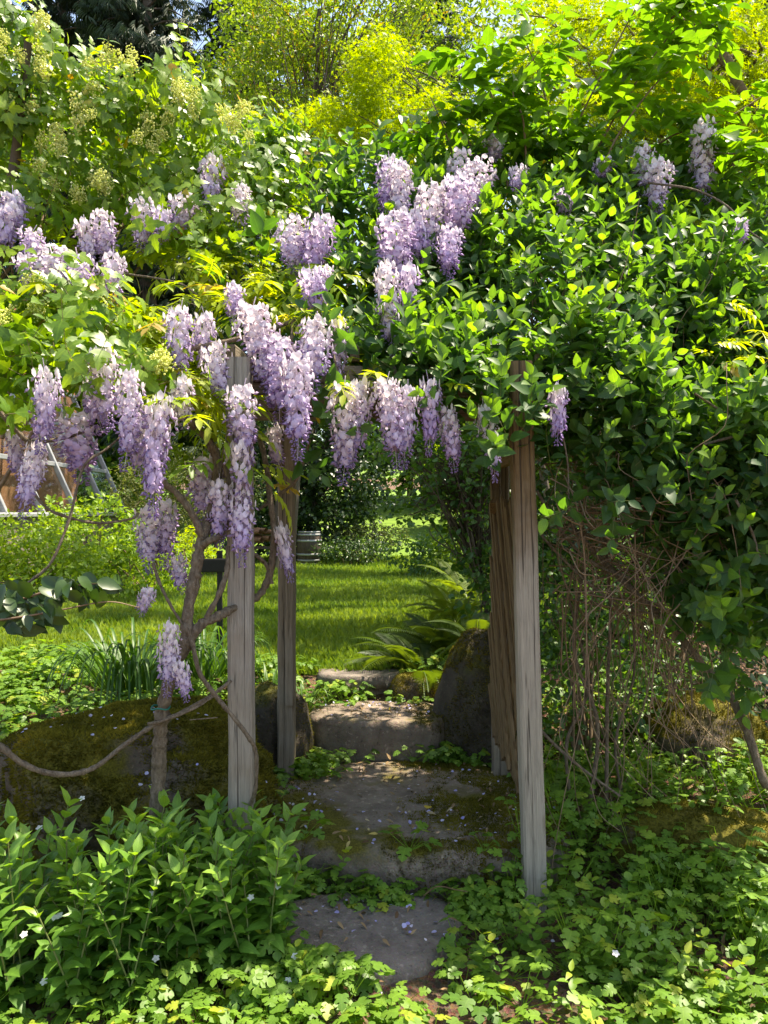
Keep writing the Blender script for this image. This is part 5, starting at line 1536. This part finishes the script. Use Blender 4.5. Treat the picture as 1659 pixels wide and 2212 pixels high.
wx = rng.uniform(-1.7, 2.0, 520); wy = rng.uniform(2.35, 4.3, 520); m_ = ~on_stone(wx, wy, 1.02) & (((wx + 1.1) / .8) ** 2 + ((wy - 3.7) / .5) ** 2 > .9) & ((wx > .3) | (rng.random(520) < .35))
wx, wy = wx[m_], wy[m_]
scatter_shoots(cb, None, WS, np.stack([wx, wy, ground_z(wx, wy) - .005], -1), jit(np.tile([0, -.05, 1.0], (len(wx), 1)), .14), rng.uniform(.7, 1.3, len(wx)), .1)
tag(cb.obj('ground_cover', M['cover'], None, 'stuff'), 'low green ground cover with cut lobed leaves round the steps', 'ground cover')
for i in indiv:
    t = empty('cut_leaf_plant', pos[i], 'low plant with cut lobed leaves at the sunlit front edge of the garden', 'plant', 'cut-leaved plants along the front edge')
    arr = CPT[k[i]] if tall[i] else CP[k[i]]
    sb = Batch(); ch = []
    for tm, Ml, v_ in arr:
        if tm is STALK: sb.add(tm, fr_[i] @ Ml, .4)
        else: ch.append((tm, fr_[i] @ Ml, np.clip(v_ + vv[i], 0, 1)))
    leaf_objects(ch, M['cover'], t); sb.obj('stalks', M['cover'], t)

# broader serrated strawberry-like leaves in the left foreground
st3 = []
for k_ in range(3):
    pr = []
    for a_ in (-1.15, 0, 1.15): pr.append((CUT[1], frames([(0, .02, 0)], (math.sin(a_), math.cos(a_), -.1), (0, 0, 1), .9 if a_ else 1.0)[0] @ np.diag([.85, 1, 1, 1])))
    st3.append(merge(pr))
sbt = Batch(); sx = rng.uniform(-1.25, -.05, 170); sy = rng.uniform(2.4, 2.85, 170); m_ = ~on_stone(sx, sy, 1.0)
sx, sy = sx[m_], sy[m_]; n = len(sx); a = rng.uniform(0, 6.28, n)
sbt.add(st3[0], frames(np.stack([sx, sy, rng.uniform(.05, .15, n)], -1), np.stack([np.cos(a), np.sin(a), 0 * a - .1], -1), jit(np.tile([0, -.25, 1.0], (n, 1)), .25), rng.uniform(.045, .075, n)), np.clip(rng.normal(.35, .15, n), 0, 1))
srow = empty('wild_strawberry', (-.7, 2.6, 0), 'low patch of three-part serrated leaves with white flowers before the perennials', 'plant')
kidleaves(sbt, M['cover'], srow, 120, cell=14)
tbs = Tubes()
for q in range(n): tbs.add(np.array([(sx[q] + rng.normal(0, .02), sy[q] + .02, 0), (sx[q], sy[q], .10)]), .0012, .001, 3)
tbs.obj('stalks', M['stemg'], srow, 'stuff')
FP = []
for k_ in range(5):
    a_ = k_ * 2 * math.pi / 5; FP.append((ROUND[0], frames([(math.cos(a_) * .08, math.sin(a_) * .08, 0)], (math.cos(a_), math.sin(a_), .25), (0, 0, 1), .55)[0]))
FP.append((OCT, np.diag([.3, .3, .2, 1])))
FLW = merge(FP)
for u, v, Y in ((118, 1982, 2.5), (128, 1978, 2.5), (85, 1789, 2.75), (52, 2019, 2.45), (95, 2121, 2.42), (120, 2124, 2.42), (337, 2071, 2.5), (325, 1932, 2.55), (637, 2066, 2.56), (622, 2119, 2.48), (542, 1939, 2.62), (177, 1725, 2.9), (1462, 2190, 2.42), (600, 1915, 2.66), (1330, 2060, 2.5)):
    p = P(u, v, Y)
    leaf_objects([(FLW, frames([p], (1, 0, 0), nrm(np.array([rng.normal(0, .3), -.6, 1.0])), .021)[0], .8)], M['white'], srow, 'flower')

# petals and dead leaves on the ground
def drop(name, label, cat, tm, n, xr, yr, size, mat, vmean, stones=True, clusters=None):
    xx = rng.uniform(*xr, n); yy = rng.uniform(*yr, n)
    if clusters is not None:
        c = np.array(clusters)[rng.integers(0, len(clusters), n)]; h = rng.random(n) < .45
        xx = np.where(h, c[:, 0] + rng.normal(0, c[:, 2]), xx); yy = np.where(h, c[:, 1] + rng.normal(0, c[:, 2] * 1.4), yy)
    z = ground_z(xx, yy) + .012
    pp = np.stack([xx, yy], -1)
    for s_, zt in ((SLAB0, .035), (SLAB1, .185), (SLAB2, .40), (SLAB3, .53)):
        c = s_.mean(0); z = np.where(inpoly(pp, c + (s_ - c) * .97), zt + .016, z)
    b = Batch(); b.add(tm, frames(np.stack([xx, yy, z], -1), rng.normal(0, 1, (n, 3)) * np.array([1, 1, .25]), jit(np.tile([0, 0, 1.0], (n, 1)), .35), rng.uniform(size * .6, size * 1.3, n)), np.clip(rng.normal(vmean, .25, n), 0, 1))
    tag(b.obj(name, M[mat], None, 'stuff'), label, cat)


FPET = merge([(ROUND[0], np.diag([1, 1, 1, 1.0])), (SLIM, frames([(0, .1, .02)], (.6, .7, .1), (0, 0, 1), .7)[0])])
drop('fallen_petals', 'fallen lilac wisteria petals strewn over the stone steps', 'petals', FPET, 240, (-.6, .9), (2.7, 4.9), .017, 'fallen', .5, clusters=[(-.45, 3.55, .08), (-.3, 3.75, .09), (-.1, 4.7, .12), (.15, 4.75, .1), (.4, 3.5, .12), (.0, 2.95, .12)])
drop('leaf_litter', 'dry brown and yellow leaf litter on the bare soil', 'leaf litter', LANCE[1], 1700, (-1.9, 2.1), (2.3, 4.9), .034, 'litter', .4)
tb_ = Tubes()
for k in range(130):
    x_, y_ = rng.uniform(-1.4, 1.8), rng.uniform(2.35, 4.2); a = rng.uniform(0, 6.28); L_ = rng.uniform(.03, .12)
    if on_stone(np.array([x_]), np.array([y_]))[0]: continue
    z_ = float(ground_z(x_, y_)) + .015
    tb_.add(np.array([(x_, y_, z_), (x_ + math.cos(a) * L_ * .5, y_ + math.sin(a) * L_ * .5, z_ + .008), (x_ + math.cos(a) * L_, y_ + math.sin(a) * L_, z_)]), .0015, .001, 3)
tag(tb_.obj('fallen_twigs', M['twig'], None, 'stuff'), 'small dry twigs scattered on the bare soil', 'twigs')
# petals caught on the boulder
bp = Batch(); co = np.array([v.co[:] for v in b1.data.vertices]); nn_ = np.array([v.normal[:] for v in b1.data.vertices])
ok = np.where((nn_[:, 2] > .6) & (co[:, 1] < 3.75))[0]; ii = rng.choice(ok, 46)
bp.add(FPET, frames(co[ii] + np.array([0, 0, .016]), rng.normal(0, 1, (46, 3)) * np.array([1, 1, .2]), nn_[ii], rng.uniform(.012, .022, 46)), np.clip(rng.normal(.7, .2, 46), 0, 1))
bpo = bp.obj('caught_petals', M['fallen'], b1, 'stuff')
yl = empty('yellow_leaf', P(922, 1762, 3.62), 'single fallen yellow leaf on the wide slab step', 'leaf')
leaf_objects([(ROUND[0], frames([(P(922, 1762, 3.62)[0], 3.62, .205)], (.3, 1, 0), (0, -.2, 1), .045)[0], 1.0)], M['litter'], yl, 'blade')
for pts, lb_ in (([(915, 1935, 3.1), (945, 1915, 3.08), (985, 1922, 3.06), (1010, 1926, 3.05)], 'thin pale dry stalk lying at the corner of the lowest stone'),):
    so = empty('dry_stalk', P(*pts[0]), lb_, 'twig'); t_ = Tubes(); t_.add(catmull(np.array([P(*p) for p in pts]), 5), .003, .002, 5); t_.obj('stalk', M['litter'], so)

# ------------------------------------------------------------------ barrel, sign, firewood, glasshouse
bx, by = float(P(668, 1218, 19)[0]), 19.0
bz = float(ground_z(bx, by)) + .005
brl = empty('wine_barrel', (bx, by, bz), 'old grey wooden barrel with pale metal hoops before the dark evergreen', 'barrel')
M['stave'] = wood_mat('barrel_stave', (.10, .085, .07), (.12, .075, .045), (.03, .02, .015), .1)
M['hoop'] = solid('barrel_hoop', (.28, .29, .28), (.40, .41, .40), 12, .55, .2, .5)
BH, BR = .84, .315
prof = lambda t: BR * (1 - .16 * (2 * t - 1) ** 2)
NS = 22
for k in range(NS):
    a0, a1 = 2 * math.pi * (k + .03) / NS, 2 * math.pi * (k + .97) / NS
    V, Fc = [], []
    for i in range(7):
        t = i / 6
        for a, r_ in ((a0, prof(t)), (a1, prof(t)), (a1, prof(t) - .03), (a0, prof(t) - .03)): V.append((bx + math.cos(a) * r_, by + math.sin(a) * r_, bz + BH * t))
    for i in range(6):
        for j in range(4): q = i * 4; Fc.append((q + j, q + (j + 1) % 4, q + 4 + (j + 1) % 4, q + 4 + j))
    Fc += [(3, 2, 1, 0), (24, 25, 26, 27)]
    link('stave', mesh_np('stave', V, np.array(Fc), M['stave'], None, False), brl)
for t, h in ((.015, .05), (.13, .045), (.30, .05), (.70, .05), (.88, .045), (.965, .05)):
    V, Fc = [], []; n = 40
    for j, (dt, o_) in enumerate(((0, .004), (h / BH, .004), (h / BH, -.004), (0, -.004))):
        for k in range(n): a = 2 * math.pi * k / n; r_ = prof(min(1, t + dt)) + o_ + .003; V.append((bx + math.cos(a) * r_, by + math.sin(a) * r_, bz + min(BH + .002, BH * (t + dt))))
    for j in range(4):
        for k in range(n): Fc.append((j * n + k, j * n + (k + 1) % n, ((j + 1) % 4) * n + (k + 1) % n, ((j + 1) % 4) * n + k))
    link('hoop', mesh_np('hoop', V, np.array(Fc), M['hoop']), brl)
tk = Tubes(); tk.add(np.array([(bx, by, bz + BH - .05), (bx, by, bz + BH - .02)]), prof(1) - .03, prof(1) - .03, 24)
V = [(bx + math.cos(a) * (prof(1) - .02), by + math.sin(a) * (prof(1) - .02), bz + BH - .03) for a in np.linspace(0, 2 * math.pi, 24, endpoint=False)]
me = bpy.data.meshes.new('barrel_head'); me.from_pydata(V, [], [tuple(range(24))]); me.materials.append(M['stave']); link('barrel_head', me, brl)

M['black'] = solid('black_paint', (.012, .012, .013), (.02, .02, .02), 30, .6, .1)
sg = empty('garden_sign', P(473, 1400, 5.7), 'black board on a thin stake seen beside the wisteria trunk', 'sign')
p0 = P(415, 1207, 5.7); p1 = P(512, 1236, 5.7)
timber('board', ((p0[0]), 5.7, (p0[2] + p1[2]) / 2), ((p1[0]), 5.72, (p0[2] + p1[2]) / 2), .03, abs(p0[2] - p1[2]), M['black'], sg, 4, .0005, math.pi / 2 * 0)
q0 = P(473, 1190, 5.72); upright('stake', (q0[0], 5.745, .40), (q0[0], 5.745, q0[2]), .042, .02, M['black'], sg)
M['logend'] = solid('split_log', (.16, .08, .04), (.36, .20, .11), 12, .85, .5)
wp_y = 17.5
for k, (u, v, r_) in enumerate(((548, 1166, .10), (566, 1163, .10), (556, 1146, .09), (572, 1149, .09), (545, 1149, .08))):
    lg = ['firewood log lowest by the grey front post', 'firewood log lowest, second along', 'firewood log on top of the small stack', 'firewood log on top, farther from the post', 'firewood log on top, half hidden by the post'][k]
    o = empty('firewood_log', P(u, v, wp_y), lg, 'log', 'stacked firewood beyond the posts')
    c = P(u, v, wp_y); t_ = Tubes(); t_.add(catmull([c + (-.28, .1, 0), c, c + (.22, -.16, 0)], 3), r_ * .72, r_ * .7, 7, .06); t_.obj('wood', M['logend'], o)
wpt = empty('firewood_rack', P(558, 1200, wp_y), 'low dark rack under the stacked firewood', 'rack')
c = P(558, 1172, wp_y)
timber('shelf', (c[0] - .35, wp_y, c[2] - .12), (c[0] + .35, wp_y, c[2] - .12), .3, .05, M['stave'], wpt, 3)
for dx in (-.3, .3): upright('leg', (c[0] + dx, wp_y, .25), (c[0] + dx, wp_y, c[2] - .14), .06, .06, M['stave'], wpt)

gh = empty('glasshouse', (-5.6, 13.5, .3), 'lean-to glasshouse with pale bars against a terracotta brick wall', 'glasshouse')
M['alu'] = solid('pale_metal_bar', (.22, .23, .24), (.32, .33, .34), 10, .45, 0, .5)
M['brickw'] = solid('terracotta_wall', (.36, .14, .07), (.50, .24, .13), 6, .9, .3)
m, t, N, L, out = nodes('greenhouse_glass')
gl = N('ShaderNodeBsdfGlossy'); gl.inputs['Roughness'].default_value = .06; gl.inputs['Color'].default_value = (.9, .95, .95, 1)
tp = N('ShaderNodeBsdfTransparent'); tp.inputs['Color'].default_value = (.9, .94, .92, 1)
mx = N('ShaderNodeMixShader'); mx.inputs[0].default_value = .10; L(tp.outputs[0], mx.inputs[1]); L(gl.outputs[0], mx.inputs[2]); L(mx.outputs[0], out.inputs[0])
M['glass'] = m
XB, ZB, XT, ZT = -5.6, 1.55, -6.75, 4.1
ys_ = [10.2, 11.35, 12.6, 14.0, 15.5, 16.6]
zs_ = [0, .36, .70, 1.0]
pt = lambda y, s, o=0: (XB + (XT - XB) * s + o * .91, y, ZB + (ZT - ZB) * s + o * .41)
for y_ in ys_: timber('bar', pt(y_, 0, .02), pt(y_, 1, .02), .07, .09, M['alu'], gh, 3, .0005)
for s_ in zs_: timber('rail', pt(ys_[0] - .05, s_, .012), pt(ys_[-1] + .05, s_, .012), .06, .08, M['alu'], gh, 3, .0005)
for i in range(5):
    for j in range(3):
        V = [pt(ys_[i], zs_[j]), pt(ys_[i + 1], zs_[j]), pt(ys_[i + 1], zs_[j + 1]), pt(ys_[i], zs_[j + 1])]
        V = V + [(a - .005, b, c - .002) for a, b, c in V]
        me = bpy.data.meshes.new('pane'); me.from_pydata(V, [], [(0, 1, 2, 3), (7, 6, 5, 4), (0, 4, 5, 1), (1, 5, 6, 2), (2, 6, 7, 3), (3, 7, 4, 0)]); me.materials.append(M['glass']); link('pane', me, gh)


def box(name, lo, hi, mat, parent):
    bm = bmesh.new(); bmesh.ops.create_cube(bm, size=1)
    for v in bm.verts: v.co = Vector([(lo[i] + hi[i]) / 2 + v.co[i] * (hi[i] - lo[i]) for i in range(3)])
    bmesh.ops.bevel(bm, geom=bm.edges[:], offset=.008, segments=1, affect='EDGES')
    me = bpy.data.meshes.new(name); bm.to_mesh(me); bm.free(); me.materials.append(mat)
    return link(name, me, parent)


box('knee_wall', (XB - .22, ys_[0] - .1, .1), (XB + .02, ys_[-1] + .1, ZB - .03), M['slabp'], gh)
box('sill', (XB - .26, ys_[0] - .12, ZB - .028), (XB + .10, ys_[-1] + .12, ZB + .03), M['alu'], gh)
box('house_wall', (XT - .5, 8.5, .1), (XT - .12, 17.2, 5.6), M['brickw'], gh)
box('end_wall', (XT - .1, ys_[-1] + .1, .1), (XB - .3, ys_[-1] + .2, 1.6), M['brickw'], gh)
